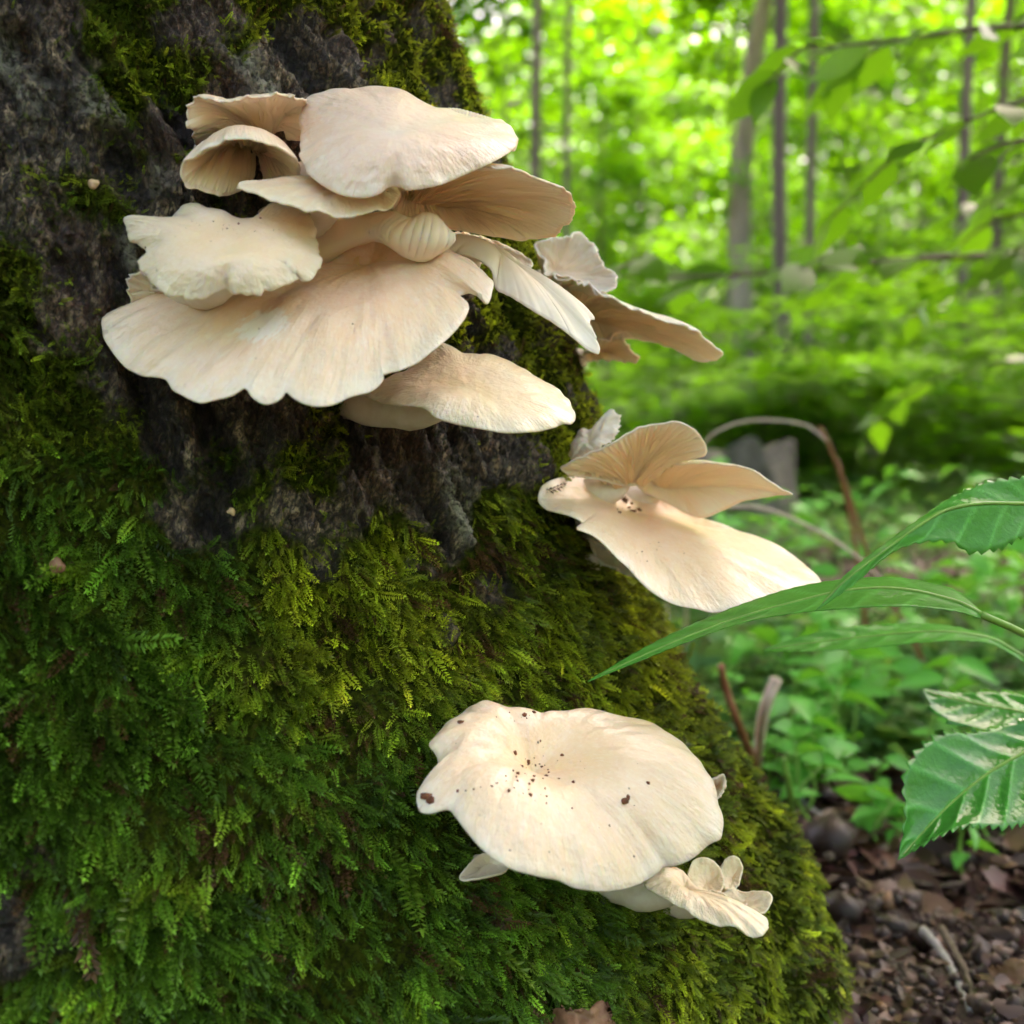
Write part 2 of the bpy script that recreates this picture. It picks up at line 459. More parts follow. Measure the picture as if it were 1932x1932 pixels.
M['leaf_far'] = mat_leaf('far_leaf', (0.045, 0.12, 0.006), (0.12, 0.37, 0.005), 0.01, 0.5, 0.6, 0.55)
M['leaf_branch'] = mat_leaf('understory_leaf', (0.05, 0.14, 0.012), (0.20, 0.48, 0.012), 0.05, 0.3, 0.35, 0.55)
M['leaf_herb'] = mat_leaf('herb_leaf', (0.075, 0.30, 0.045), (0.18, 0.54, 0.03), 0.05, 0.22, 0.3, 0.4, veins=True)
M['leaf_wet'] = mat_leaf('wet_leaf', (0.045, 0.26, 0.034), (0.08, 0.40, 0.02), 0.10, 0.12, 0.15, 0.30, veins=True)
M['cover'] = mat_attr_foliage('cover_leaf', 2.0, 0.45, 0.6)
M['litter'] = mat_attr_foliage('litter_leaf', 0.6, 0.1, 0.5)
M['trunk_far'] = mat_plain('grey_brown_bark', (0.07, 0.055, 0.045), (0.20, 0.17, 0.145), 14, 0.8, 0.8, 0.02, (1, 1, 0.15))
M['trunk_pale'] = mat_plain('pale_bark', (0.16, 0.14, 0.12), (0.34, 0.30, 0.26), 10, 0.8, 0.6, 0.02, (1, 1, 0.2))
M['twig'] = mat_plain('twig_bark', (0.05, 0.03, 0.018), (0.16, 0.11, 0.075), 120, 0.6, 0.5, 0.002)
M['twig_grey'] = mat_plain('grey_twig', (0.16, 0.14, 0.13), (0.36, 0.34, 0.33), 90, 0.5, 0.5, 0.002)
M['stem_green'] = mat_plain('green_stem', (0.12, 0.26, 0.03), (0.22, 0.42, 0.07), 60, 0.4, 0.2, 0.001)
M['stem_red'] = mat_plain('red_stem', (0.20, 0.06, 0.02), (0.34, 0.14, 0.06), 60, 0.5, 0.2, 0.001)
M['stem_dry'] = mat_plain('dry_stem', (0.55, 0.38, 0.28), (0.75, 0.60, 0.48), 60, 0.6, 0.2, 0.001)
M['rock'] = mat_plain('weathered_wood', (0.05, 0.045, 0.032), (0.22, 0.19, 0.15), 12, 0.8, 0.8, 0.03)
M['deadleaf'] = mat_plain('dead_leaf', (0.12, 0.045, 0.018), (0.36, 0.20, 0.10), 60, 0.55, 0.5, 0.002)

# soil
def mat_soil():
    m, t, out = mat_new('forest_soil')
    tc = t.nodes.new('ShaderNodeTexCoord').outputs['Object']
    n = ntex(t, tc, 55, 8, 0.7); n2 = ntex(t, tc, 7, 5)
    c = ramp(t, n, [(0.3, (0.02, 0.010, 0.007)), (0.55, (0.09, 0.052, 0.036)), (0.75, (0.24, 0.15, 0.11))])
    c = mix(t, ramp(t, n2, [(0.45, 0.0), (0.65, 0.6)]), c, (0.10, 0.045, 0.028))
    principled(t, out, c, ramp(t, n, [(0.4, 0.45), (0.6, 0.8)]), bumpn(t, n, 1.0, 0.01), 0.4)
    return m
M['soil'] = mat_soil()

# ------------------------------------------------------------------ trunk shape
ZK = np.array([-0.3, 0.0, 0.028, 0.088, 0.118, 0.148, 0.184, 0.223, 0.263, 0.300, 0.344, 0.389, 0.431, 0.501, 0.540, 0.600, 0.8, 1.2, 2.5, 7.0])
XS = np.array([0.21, 0.179, 0.175, 0.165, 0.152, 0.136, 0.112, 0.093, 0.073, 0.060, 0.046, 0.038, 0.016, -0.012, -0.029, -0.044, -0.08, -0.13, -0.30, -0.75])
CXK = (np.array([-0.3, 0.6, 1.2, 2.5, 7.0]), np.array([-0.28, -0.28, -0.36, -0.50, -0.90]))
BK = (np.array([-0.3, 0.0, 0.10, 0.20, 0.25, 0.30, 0.36, 0.5, 0.7, 1.5, 7.0]), np.array([0.34, 0.325, 0.315, 0.300, 0.285, 0.262, 0.248, 0.243, 0.24, 0.22, 0.14]))
CY = 0.66
def smooth_interp(z, xk, yk):
    # average of nearby linear interpolations gives a rounded profile
    s = 0
    for o, wgt in ((-0.02, .2), (-0.01, .2), (0, .2), (0.01, .2), (0.02, .2)):
        s = s + wgt * np.interp(z + o, xk, yk)
    return s
def trunk_abc(z):
    xs = smooth_interp(z, ZK, XS); c = np.interp(z, *CXK); b = smooth_interp(z, *BK)
    return xs - c, b, c
def trunk_base(th, z):
    a, b, c = trunk_abc(z)
    # root lobing low down
    k = sstep(0.30, 0.0, z)
    lob = 1 + k * (0.035 * np.cos(5 * th + 0.6) + 0.02 * np.cos(9 * th + 2.0))
    return np.stack([c + a * lob * np.cos(th), CY + b * lob * np.sin(th), z + 0 * th], -1)

# where moss grows, sampled on a coarse grid over the visible bark (rows every 138 px, columns every 138 px)
MOSS = np.array([
    # u: 0   138  276  414  552  690  828  966 1104 1242 1380 1518 1656 1794 1932
    [.10, .25, .50, .50, .40, .35, .50, .60, .5, .5, .5, .5, .5, .5, .5],    # v 0
    [.03, .08, .28, .20, .18, .30, .55, .70, .6, .5, .5, .5, .5, .5, .5],    # 138
    [.05, .12, .45, .25, .10, .10, .30, .50, .6, .6, .6, .6, .6, .6, .6],    # 276
    [.12, .15, .25, .30, .10, .10, .40, .80, .8, .8, .8, .8, .8, .8, .8],    # 414
    [.65, .25, .15, .15, .10, .20, .55, .80, .8, .8, .8, .8, .8, .8, .8],    # 552
    [.75, .50, .20, .10, .10, .20, .55, .65, .6, .7, .8, .8, .8, .8, .8],    # 690
    [.85, .65, .30, .10, .04, .05, .12, .45, .7, .8, .8, .8, .8, .8, .8],    # 828
    [.85, .90, .75, .50, .25, .10, .15, .60, .9, .9, .9, .9, .9, .9, .9],    # 966
    [.80, .95, .95, .90, .90, .75, .60, .70, .9, .9, .9, .9, .9, .9, .9],    # 1104
    [.85, .95, .95, .95, 1.0, .95, .85, .80, .8, .9, .9, .9, .9, .9, .9],    # 1242
    [.85, .95, .95, 1.0, 1.0, 1.0, 1.0, .95, .9, .9, .95, .95, .9, .9, .9],  # 1380
    [.90, .95, 1.0, 1.0, 1.0, 1.0, 1.0, 1.0, .9, .95, .95, .95, .9, .9, .9], # 1518
    [.55, .50, .90, 1.0, 1.0, 1.0, 1.0, .95, .9, .95, .95, .95, .9, .9, .9], # 1656
    [.25, .30, .80, .95, 1.0, .95, .95, .95, .9, .95, .95, .95, .9, .9, .9], # 1794
    [.85, .90, .75, .80, .85, .90, .95, .95, .9, .90, .90, .85, .8, .8, .8], # 1932
])
def moss_at(P):
    u, v, d = to_px(P)
    gx, gy = np.clip(u / 138, 0, 13.999), np.clip(v / 138, 0, 13.999)
    i, j = gy.astype(int), gx.astype(int); fy, fx = gy - i, gx - j
    m = (MOSS[i, j] * (1 - fy) * (1 - fx) + MOSS[i + 1, j] * fy * (1 - fx) + MOSS[i, j + 1] * (1 - fy) * fx + MOSS[i + 1, j + 1] * fy * fx)
    n = fbm(P[..., 0] * 38, P[..., 1] * 38, P[..., 2] * 38, 4, 31) * (1 - 0.75 * sstep(0.75, 0.95, m))
    return np.clip(sstep(-0.30, 0.25, (m - 0.45) * 1.2 + n * 0.55), 0, 1), m

HOLES = [(325, 218, 16, .010), (186, 222, 20, -.004), (175, 347, 9, -.003), (155, 385, 14, .008), (232, 590, 30, .008), (30, 90, 40, .010), (690, 90, 14, .010), (705, 30, 16, .012), (680, 150, 12, .008), (620, 60, 12, .006), (1010, 640, 25, .006), (850, 1000, 18, .006), (700, 985, 30, .004), (470, 1195, 30, .006)]
def trunk_disp(th, z, P):
    arc = th * 0.30
    sh = arc + 0.34 * z
    m, _ = moss_at(P)
    wx = sh * 34 + 0.6 * noise(sh * 20, z * 9, 0, 5)
    r1 = 1 - np.abs(fbm(wx, z * 11, 1.3, 3, 11))
    r2 = 0.7 - 2 * np.abs(fbm(sh * 120, z * 34, 2.2, 4, 23))
    r3 = fbm(P[..., 0] * 420, P[..., 1] * 420, P[..., 2] * 300, 2, 41)
    big = fbm(sh * 9, z * 6, 0.4, 2, 3)
    k = sstep(2.5, 0.9, z)
    r4 = 0.6 - 2 * np.abs(fbm(sh * 300, z * 110, 4.2, 3, 29))
    bark = 0.013 * (sstep(0.25, 0.9, r1) - 0.6) + 0.0026 * r2 + 0.0018 * r4 + 0.0010 * r3
    mossy = 0.005 * fbm(P[..., 0] * 40, P[..., 1] * 40, P[..., 2] * 40, 3, 61) + 0.0010 * r3 + 0.002
    mm = sstep(0.2, 0.9, m) * sstep(0.36, 0.26, z)
    d = 0.008 * big + bark * (1 - mm) + mossy * mm
    u, v, dd = to_px(P)
    for hu, hv, hr, hd in HOLES:
        q = ((u - hu) ** 2 + ((v - hv) * 0.9) ** 2) / hr ** 2
        d = d - hd * np.exp(-q * q)
    return d, r1, m
def trunk_point(th, z):
    e = 1e-3
    P = trunk_base(th, z)
    a = trunk_base(th + e, z) - trunk_base(th - e, z)
    b = trunk_base(th, z + e) - trunk_base(th, z - e)
    n = np.cross(a, b); n /= np.linalg.norm(n, axis=-1)[..., None]
    d, r1, m = trunk_disp(th, z, P)
    return P + n * d[..., None], n, r1, m, b / np.linalg.norm(b, axis=-1)[..., None]
def trunk_inside(P):
    a, b, c = trunk_abc(P[..., 2])
    return ((P[..., 0] - c) / a) ** 2 + ((P[..., 1] - CY) / b) ** 2
def trunk_depth(u, v):
    ds = np.linspace(0.2, 1.0, 1600)
    f = trunk_inside(px(np.full_like(ds, u), np.full_like(ds, v), ds))
    k = np.argmax(f < 1)
    return ds[k] if (f < 1).any() else None

# ------------------------------------------------------------------ ground
def ground_h(x, y):
    r = np.hypot(x - 0.2, y - 0.8)
    k = np.exp(-(r / 2.5) ** 2)
    return (0.018 * fbm(x * 4, y * 4, 0.2, 3, 71) + 0.017 * k * fbm(x * 24, y * 24, 0.7, 4, 77)
            + 0.05 * fbm(x * 0.5, y * 0.5, 0.1, 2, 79) * sstep(1, 6, r) + 0.05 * k * sstep(0.5, 1.3, x) * sstep(1.4, 0.6, y))
def build_ground():
    def axis(lo, hi, n1, far, n2):
        core = np.linspace(lo, hi, n1)
        out = np.geomspace(1, 1 + far, n2) - 1
        return np.concatenate([(lo - out[1:])[::-1], core, hi + out[1:]])
    xs = axis(-0.1, 1.6, 230, 150, 30); ys = axis(0.3, 2.4, 230, 150, 30)
    X, Y = np.meshgrid(xs, ys)
    Z = ground_h(X, Y)
    V = np.stack([X, Y, Z], -1).reshape(-1, 3)
    o = obj('ground', mesh_np('ground', V, grid_quads(len(ys), len(xs)), 4), M['soil'])
    tag(o, kind='structure')
build_ground()

# ------------------------------------------------------------------ big tree
tree = empty('mossy_tree', (-0.28, 0.66, 0), 'old leaning trunk with dark wet bark and thick moss, pale mushrooms growing from it', 'tree')
def build_trunk():
    thf = np.radians(np.linspace(-112, 14, 470)); thb = np.radians(np.linspace(14, 248, 50))[1:-1]
    th = np.concatenate([thf, thb])
    z = np.concatenate([np.linspace(-0.06, 0.66, 560), 0.66 + np.geomspace(0.004, 5.3, 50)])
    TH, Z = np.meshgrid(th, z)
    P, n, r1, m, _ = trunk_point(TH, Z)
    u, v, d = to_px(P)
    lich = 0 * u
    for lu, lv, lr in ((195, 190, 55), (470, 130, 45), (500, 150, 35), (215, 230, 35), (300, 330, 30), (250, 450, 35), (30, 130, 60), (740, 1060, 30), (880, 950, 40)):
        lich = np.maximum(lich, np.exp(-(((u - lu - 0.3 * (v - lv)) / lr) ** 2 + ((v - lv) / (lr * 2)) ** 2)))
    lich = np.clip(lich * (0.7 + 0.9 * fbm(P[..., 0] * 60, P[..., 1] * 60, P[..., 2] * 60, 3, 91)), 0, 1)
    col = np.stack([r1, sstep(0.3, 0.9, m), lich], -1).reshape(-1, 3)
    obj('trunk', mesh_np('trunk', P.reshape(-1, 3), grid_quads(len(z), len(th), True), 4, True, col), M['bark'], tree)
build_trunk()

# ------------------------------------------------------------------ moss: thousands of feathery shoots
def shoot_mesh(k):
    """One feathery moss shoot of unit length along +Y, drooping, with many small pointed leaflets."""
    r = np.random.default_rng(900 + k)
    bend = r.normal(0, .22); sag = r.uniform(.10, .30)
    def at(f): return np.array([bend * f * f, f, -sag * f * f])
    V, Cc = [], []
    np_ = 15
    for i in range(np_):
        f = .04 + .90 * i / (np_ - 1)
        wl = r.uniform(.15, .19) * (.45 + .75 * math.sin(math.pi * (.2 + .74 * f)))
        for sd in (-1, 1):
            for lift in ((r.uniform(-.1, .35),) if i % 2 else (r.uniform(-.1, .2), r.uniform(.7, 1.1))):
                l = wl * r.uniform(.75, 1.2)
                a = r.uniform(.75, 1.05)
                d = np.array([sd * math.sin(a) * math.cos(lift), math.cos(a), math.sin(lift) * .9])
                b = at(f); e = b + d * l
                w = np.array([0, 1, 0]) * l * .20 + np.array([0, 0, .04 * l])
                V += [b, b + d * l * .45 + w, e, b + d * l * .45 - w]
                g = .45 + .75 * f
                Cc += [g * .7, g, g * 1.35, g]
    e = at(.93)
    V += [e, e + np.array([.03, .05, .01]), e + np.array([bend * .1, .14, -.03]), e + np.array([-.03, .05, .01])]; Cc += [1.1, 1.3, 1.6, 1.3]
    V, Cc = np.array(V), np.array(Cc)[:, None] * np.ones(3)
    me = mesh_np('moss_shoot', V, np.arange(len(V)), 4, False, Cc)
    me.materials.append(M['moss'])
    return me
def build_moss():
    n = 620000
    th = np.radians(rng.uniform(-125, 30, n)); z = rng.uniform(-0.01, 0.66, n)
    B0 = trunk_base(th, z)
    u, v, d = to_px(B0)
    m, base = moss_at(B0)
    a, b, c = trunk_abc(z)
    area = np.hypot(a * np.sin(th), b * np.cos(th)) / 0.4
    gap = sstep(-0.55, 0.0, fbm(B0[:, 0] * 95, B0[:, 1] * 95, B0[:, 2] * 70, 3, 131))
    keep = rng.random(n) < np.clip(m * area, 0, 1) * np.where(v < 880, 0.85, 0.45 * (0.30 + 0.7 * gap))
    th, z = th[keep], z[keep]
    P, nrm, r1, m, up = trunk_point(th, z)
    n = len(P)
    u, v, d = to_px(P)
    P = P - nrm * 0.001
    thick = sstep(820, 1060, v) * sstep(0.4, 0.9, m) + 0.35 * sstep(200, 0, u) * sstep(500, 640, v)
    thick = np.clip(thick, 0, 1)
    side = np.cross(nrm, up)
    # growth direction: down the slope, splayed outwards
    clump = fbm(P[:, 0] * 55, P[:, 1] * 55, P[:, 2] * 55, 2, 101)
    ang = np.radians(rng.normal(0, 26, n) + 45 * clump - 14 * sstep(1000, 1500, u) + 16 * sstep(500, 0, u))
    ang = np.where(thick < 0.3, rng.uniform(-np.pi, np.pi, n), ang)
    dirt = -up * np.cos(ang)[:, None] + side * np.sin(ang)[:, None]
    lift = np.clip(rng.normal(0.62, 0.30, n), 0.05, 1.35) + 0.4 * (thick < 0.3)
    D = dirt * np.cos(lift)[:, None] + nrm * np.sin(lift)[:, None]
    L = (0.0033 + 0.0035 * thick) * np.exp(rng.normal(0, 0.36, n)) * (1 - 0.30 * sstep(1150, 1450, u)) * np.where((u < 420) & (v > 1000), 1.25, 1.0)
    G = np.array([0, 0, -1.0])
    S = np.cross(D, nrm); S /= np.linalg.norm(S, axis=1)[:, None] + 1e-9
    K = np.cross(S, D)
    roll = rng.normal(0, 0.5, n)
    S2 = S * np.cos(roll)[:, None] + K * np.sin(roll)[:, None]
    K2 = np.cross(S2, D)
    # colours per shoot
    ygw = sstep(380, 560, u) * sstep(1450, 1250, v) * 0.8 + sstep(1050, 1300, u) * 0.75 + 0.55 * (v < 850)
    yg = np.clip(ygw + 0.25 * clump + rng.normal(0, 0.15, n), 0, 1)
    c0 = np.array([0.095, 0.205, 0.018]); c1 = np.array([0.250, 0.290, 0.015])
    C = c0 * (1 - yg[:, None]) + c1 * yg[:, None]
    br = np.exp(rng.normal(0, 0.45, n) + 0.5 * clump)
    C = C * br[:, None]
    dead = (rng.random(n) < 0.05) | (fbm(P[:, 0] * 30, P[:, 1] * 30, P[:, 2] * 30, 2, 151) + rng.normal(0, .25, n) > 0.85)
    C[dead] = np.array([0.12, 0.06, 0.022]) * rng.uniform(0.5, 1.3, (dead.sum(), 1))
    # one point per shoot; a node group sets a feathery shoot on each
    X, Y, Z = S2, D, K2
    X = np.cross(Y, Z)
    sy = np.sqrt(X[:, 0] ** 2 + X[:, 1] ** 2)
    eul = np.stack([np.arctan2(Y[:, 2], Z[:, 2]), np.arctan2(-X[:, 2], sy), np.arctan2(X[:, 1], X[:, 0])], 1)
    m = bpy.data.meshes.new('moss')
    m.vertices.add(n); m.vertices.foreach_set('co', np.ascontiguousarray(P, np.float32).ravel())
    for nm, ty, key, val in (('rot', 'FLOAT_VECTOR', 'vector', eul), ('size', 'FLOAT', 'value', L), ('tint', 'FLOAT_VECTOR', 'vector', np.clip(C, 0, 1)), ('pick', 'INT', 'value', rng.integers(0, 6, n))):
        at = m.attributes.new(nm, ty, 'POINT')
        at.data.foreach_set(key, np.ascontiguousarray(val, np.int32 if ty == 'INT' else np.float32).ravel())
    o = obj('moss', m, M['moss'])
    ng = bpy.data.node_groups.new('moss_shoots', 'GeometryNodeTree')
    ng.interface.new_socket('Geometry', in_out='INPUT', socket_type='NodeSocketGeometry')
    ng.interface.new_socket('Geometry', in_out='OUTPUT', socket_type='NodeSocketGeometry')
    gi = ng.nodes.new('NodeGroupInput'); go = ng.nodes.new('NodeGroupOutput')
    jn = ng.nodes.new('GeometryNodeJoinGeometry')
    for k in reversed(range(6)):
        po = bpy.data.objects.new('moss_shoot', shoot_mesh(k))      # shape source for the node group only, not placed in the scene
        oi = ng.nodes.new('GeometryNodeObjectInfo'); oi.inputs['Object'].default_value = po; oi.inputs['As Instance'].default_value = True
        ng.links.new(oi.outputs['Geometry'], jn.inputs[0])
    def attr(nm, ty):
        a = ng.nodes.new('GeometryNodeInputNamedAttribute'); a.data_type = ty; a.inputs['Name'].default_value = nm
        return a.outputs['Attribute']
    ip = ng.nodes.new('GeometryNodeInstanceOnPoints'); ip.inputs['Pick Instance'].default_value = True
    ng.links.new(gi.outputs[0], ip.inputs['Points']); ng.links.new(jn.outputs[0], ip.inputs['Instance'])
    ng.links.new(attr('pick', 'INT'), ip.inputs['Instance Index']); ng.links.new(attr('rot', 'FLOAT_VECTOR'), ip.inputs['Rotation']); ng.links.new(attr('size', 'FLOAT'), ip.inputs['Scale'])
    ng.links.new(ip.outputs[0], go.inputs[0])
    md = o.modifiers.new('moss_shoots', 'NODES'); md.node_group = ng
    tag(o, 'thick feathery green moss covering the foot of the leaning trunk', 'moss', kind='stuff')
build_moss()

# ------------------------------------------------------------------ mushrooms
def cap_sheet(rim, C, dome, Nv, ns, nt_, bvals, wr, seed, lobes, soft=0.035, style='fan'):
    R = spline(np.hstack([rim, bvals[:, None]]), ns, True)
    bv = R[:, 3]; R = R[:, :3]
    s = np.linspace(0, 2 * np.pi, ns, endpoint=False)
    t = np.linspace(0.0, 1, nt_) ** 0.85; t[0] = 0.03
    # the rim's small notches fade out towards the middle of the cap
    kw = np.exp(-0.5 * (np.minimum(np.arange(ns), ns - np.arange(ns)) / (ns * soft)) ** 2); kw /= kw.sum()
    fk = np.fft.fft(kw)
    Rs = np.stack([np.real(np.fft.ifft(np.fft.fft(R[:, j]) * fk)) for j in range(3)], 1)
    bs = np.real(np.fft.ifft(np.fft.fft(bv) * fk))
    kk = sstep(0.45, 1.0, t)[:, None, None]
    Re = Rs[None] * (1 - kk) + R[None] * kk
    be = bs[None] * (1 - kk[..., 0]) + bv[None] * kk[..., 0]
    mid = 0.5 * (C + Re) + (dome * be)[..., None] * Nv
    T = ((1 - t) ** 2)[:, None, None] * C + (2 * t * (1 - t))[:, None, None] * mid + (t ** 2)[:, None, None] * Re
    if style == 'dome':        # a smoothly rounded crown without a dimple
        hc = float((C - Rs.mean(0)) @ Nv)
        Cf = C - hc * Nv
        T = Cf + (Re - Cf) * t[:, None, None] + Nv * ((hc * (1 - t ** 2.2))[:, None] + dome * be * (t * (1 - t) * 2)[:, None] * t[:, None])[..., None]
    cs, sn = np.cos(s), np.sin(s)
    W = fbm(cs * lobes + seed, sn * lobes, t[:, None] * 2.2, 3, seed) * (t[:, None] ** (2.0 if style == 'dome' else 1.2))
    W = W + 0.45 * noise(cs * lobes * 4 + seed, sn * lobes * 4, t[:, None] * 2.0, seed + 5) * t[:, None] ** 2.5
    return T + 0 * W[..., None], W * wr, s, t

def grid_normals(T):
    ds = np.roll(T, -1, 1) - np.roll(T, 1, 1)
    dt = np.gradient(T, axis=0)
    n = np.cross(ds, dt)
    l = np.linalg.norm(n, axis=-1)[..., None]
    n = n / (l + 1e-12)
    n[0] = n[1:4].mean((0, 1)); n[0] /= np.linalg.norm(n[0]) + 1e-12
    return n

MUSH = []
def mushroom(label, rim, center, face='top', dome=0.02, up=None, thick=0.006, edge=0.0009, wr=0.0022, lobes=2.2,
             mat='cap', gmat='gill', gap=0.0024, gamp=0.0009, group=None, seed=None, stem=0.010, specks=(), name='oyster_mushroom', stem_to=None, ragged=0.0, style='fan', shift=None, patches=(), onto=None):
    seed = seed if seed is not None else len(MUSH) * 7 + 3
    arr = np.array([(r + (1.0,))[:4] if len(r) == 3 else r for r in rim], float)
    if shift is not None: arr[:, 2] += shift(arr[:, 0])
    rimP = px(arr[:, 0], arr[:, 1], arr[:, 2])
    C = px(*[np.array(c, float) for c in center])
    # mean plane normal of the outline, turned towards the camera for a cap seen from above
    q = rimP - rimP.mean(0)
    nv = np.linalg.svd(q)[2][2]
    if nv @ (CAM - rimP.mean(0)) < 0: nv = -nv
    if face == 'gill': nv = -nv
    Nv = nv if up is None else np.array(up, float) / np.linalg.norm(up)
    per = np.linalg.norm(np.roll(rimP, -1, 0) - rimP, axis=1).sum()
    ns = int(np.clip(per / 0.0011, 90, 420)); nt_ = 30 if per > 0.2 else 20
    T, W, s, t = cap_sheet(rimP, C, dome, Nv, ns, nt_, arr[:, 3], wr, seed, lobes, style=style)
    n = grid_normals(T)
    if (n[1:-1] * nv).sum() < 0: n = -n; sgn = -1
    else: sgn = 1
    T = T + n * W[..., None]
    if ragged:
        k = fbm(np.cos(s) * 14 + seed, np.sin(s) * 14, 0.3, 3, seed + 9) * ragged
        T = T + ((T - C) / (np.linalg.norm(T - C, axis=-1)[..., None] + 1e-9)) * (k * (t[:, None] ** 6))[..., None]
    n = grid_normals(T) * sgn
    th = edge + (thick - edge) * (1 - t ** 1.6)
    rnd = edge * 0.5
    Bm = T - n * th[:, None, None]
    uv = np.stack([np.broadcast_to(s / (2 * np.pi), (nt_, ns)), np.broadcast_to(t[:, None], (nt_, ns))], -1)
    # closed cap: top rings, a rounded lip, coarse underside rings
    lip_dir = T[-1] - T[-2]; lip_dir /= np.linalg.norm(lip_dir, axis=1)[:, None] + 1e-12
    lip = 0.5 * (T[-1] + Bm[-1]) + lip_dir * (edge * 0.55)
    bi = np.unique(np.round(np.linspace(nt_ - 1, 0, 9)).astype(int))[::-1]
    rings = np.concatenate([T, lip[None], Bm[bi]], 0)
    uvr = np.concatenate([uv, uv[-1:], uv[bi]], 0)
    nr = len(rings)
    V = np.vstack([rings.reshape(-1, 3), C[None], (C - n[1].mean(0) * thick)[None]])
    U = np.vstack([uvr.reshape(-1, 2), [[0.5, 0.0]], [[0.5, 0.0]]])
    qd = grid_quads(nr, ns, True)
    i = np.arange(ns); j = (i + 1) % ns
    f1 = np.stack([np.full(ns, nr * ns), j, i], -1)
    f2 = np.stack([np.full(ns, nr * ns + 1), (nr - 1) * ns + i, (nr - 1) * ns + j], -1)
    if sgn > 0: pass
    loops = np.concatenate([qd.ravel(), f1.ravel(), f2.ravel()])
    sizes = np.concatenate([np.full(len(qd), 4), np.full(2 * ns, 3)])
    me = mesh_np('cap', V, loops, sizes, True, None, U)
    if onto is not None:
        obj('lobe', me, M[mat], onto)
        return onto
    root = empty(name, C - nv * 0.004, label, 'mushroom', group)
    cm = M[mat]
    if patches:
        bq = BVHTree.FromPolygons([tuple(x) for x in T.reshape(-1, 3)], [tuple(x) for x in grid_quads(nt_, ns, True)])
        hits = []
        for (su, sv, sr) in patches:
            dv = FWD + (su - HALF) / F_PX * RGT + (HALF - sv) / F_PX * UPV
            hit = bq.ray_cast(Vector(CAM), Vector(dv).normalized())[0]
            if hit is not None: hits.append((hit, sr))
        cm = mat_cap('cap_with_bloom', patches=hits, center_at=0.62, specks=0.2)
    obj('cap', me, cm, root)
    # gills: thin radiating ribs on the underside
    ng = max(18, int(per / gap))
    gs = ng * 8 if face == 'gill' else ng * 4
    gt = 22 if face == 'gill' else 10
    sg = np.linspace(0, 1, gs, endpoint=False)
    tg = np.linspace(0.05, 0.985, gt)
    fi = sg * ns; i0 = np.floor(fi).astype(int) % ns; i1 = (i0 + 1) % ns; fr = (fi % 1)[None, :, None]
    def samp(A):
        X = A[:, i0] * (1 - fr) + A[:, i1] * fr
        k = np.interp(tg, t, np.arange(nt_)); a = np.minimum(np.floor(k).astype(int), nt_ - 2); ff = (k - a)[:, None, None]
        return X[a] * (1 - ff) + X[a + 1] * ff
    Bg, ngm = samp(Bm), samp(n)
    wav = 0.10 * noise(np.cos(sg * 2 * np.pi) * 9 + seed, np.sin(sg * 2 * np.pi) * 9, tg[:, None] * 5, seed + 3) + 0.05 * noise(sg * 160, tg[:, None] * 9, 0, seed + 4)
    ph = (sg * ng)[None] + wav * 3
    rid = 1 - np.abs(np.sin(np.pi * ph))
    rid = rid ** 1.3
    idx = np.floor(ph + 0.5).astype(int)
    short = _h(idx, idx * 0, idx * 0, seed) * 0.5 + 0.5
    start = np.where(idx % 2 == 0, 0.0, 0.25 + 0.5 * short)
    on = sstep(0, 0.12, tg[:, None] - start)
    prof = np.sin(np.pi * np.clip(tg, 0, 1) ** 0.8)[:, None] * 0.6 + 0.55
    prof = prof * sstep(1.0, 0.93, tg)[:, None]
    gb = Bg - ngm * (0.00015 + gamp * rid * on * prof)[..., None]
    Ug = np.stack([np.broadcast_to(sg, (gt, gs)), np.broadcast_to(tg[:, None], (gt, gs))], -1).reshape(-1, 2)
    obj('gills', mesh_np('gills', gb.reshape(-1, 3), grid_quads(gt, gs, True), 4, True, None, Ug), M[gmat], root)
    # stem running back into the bark
    if stem:
        tgt = C.copy()
        if stem_to is not None:
            tgt = px(*[np.array(c, float) for c in stem_to])
        else:
            for _ in range(400):
                if trunk_inside(tgt) < 0.90: break
                a, b, c = trunk_abc(tgt[2])
                g = np.array([c - tgt[0], CY - tgt[1], -0.02]); g /= np.linalg.norm(g)
                tgt = tgt + g * 0.003
        st = C - n[1].mean(0) * thick * 0.75
        pts = spline(np.array([st, 0.5 * (st + tgt) - np.array([0, 0, 0.004]), tgt]), 10)
        rad = np.linspace(stem, stem * 0.8, 10) * (1 + 0.08 * np.sin(np.arange(10) * 2.1)) * np.array([.15, .6, .9] + [1] * 7)
        V2, L2, S2 = tube(pts, rad, 14)
        obj('stem', mesh_np('stem', V2, L2, S2), M['stem'], root)
    if specks:
        bv = BVHTree.FromPolygons([tuple(x) for x in T.reshape(-1, 3)], [tuple(x) for x in grid_quads(nt_, ns, True)])
        parts = []
        for (su, sv, sr) in specks:
            dv = FWD + (su - HALF) / F_PX * RGT + (HALF - sv) / F_PX * UPV
            hit, hn, _, _ = bv.ray_cast(Vector(CAM), Vector(dv).normalized())
            if hit is None: continue
            k = 10
            dirs = rng.normal(size=(k, 3)); dirs /= np.linalg.norm(dirs, axis=1)[:, None]
            import bmesh
            bmx = bmesh.new(); bmesh.ops.create_icosphere(bmx, subdivisions=1, radius=1)
            vv = np.array([x.co[:] for x in bmx.verts]); ff = np.array([[y.index for y in x.verts] for x in bmx.faces]); bmx.free()
            vv = vv * rng.uniform(0.55, 1.25, (len(vv), 1)) * rng.uniform(0.6, 1.2, 3)
            parts.append((np.array(hit) + vv * sr * 0.00018, ff.ravel(), 3))
        if parts:
            V3, L3, S3 = join(parts)
            tag(obj('dirt_specks', mesh_np('dirt_specks', V3, L3, S3), M['crumb'], root), kind='stuff')
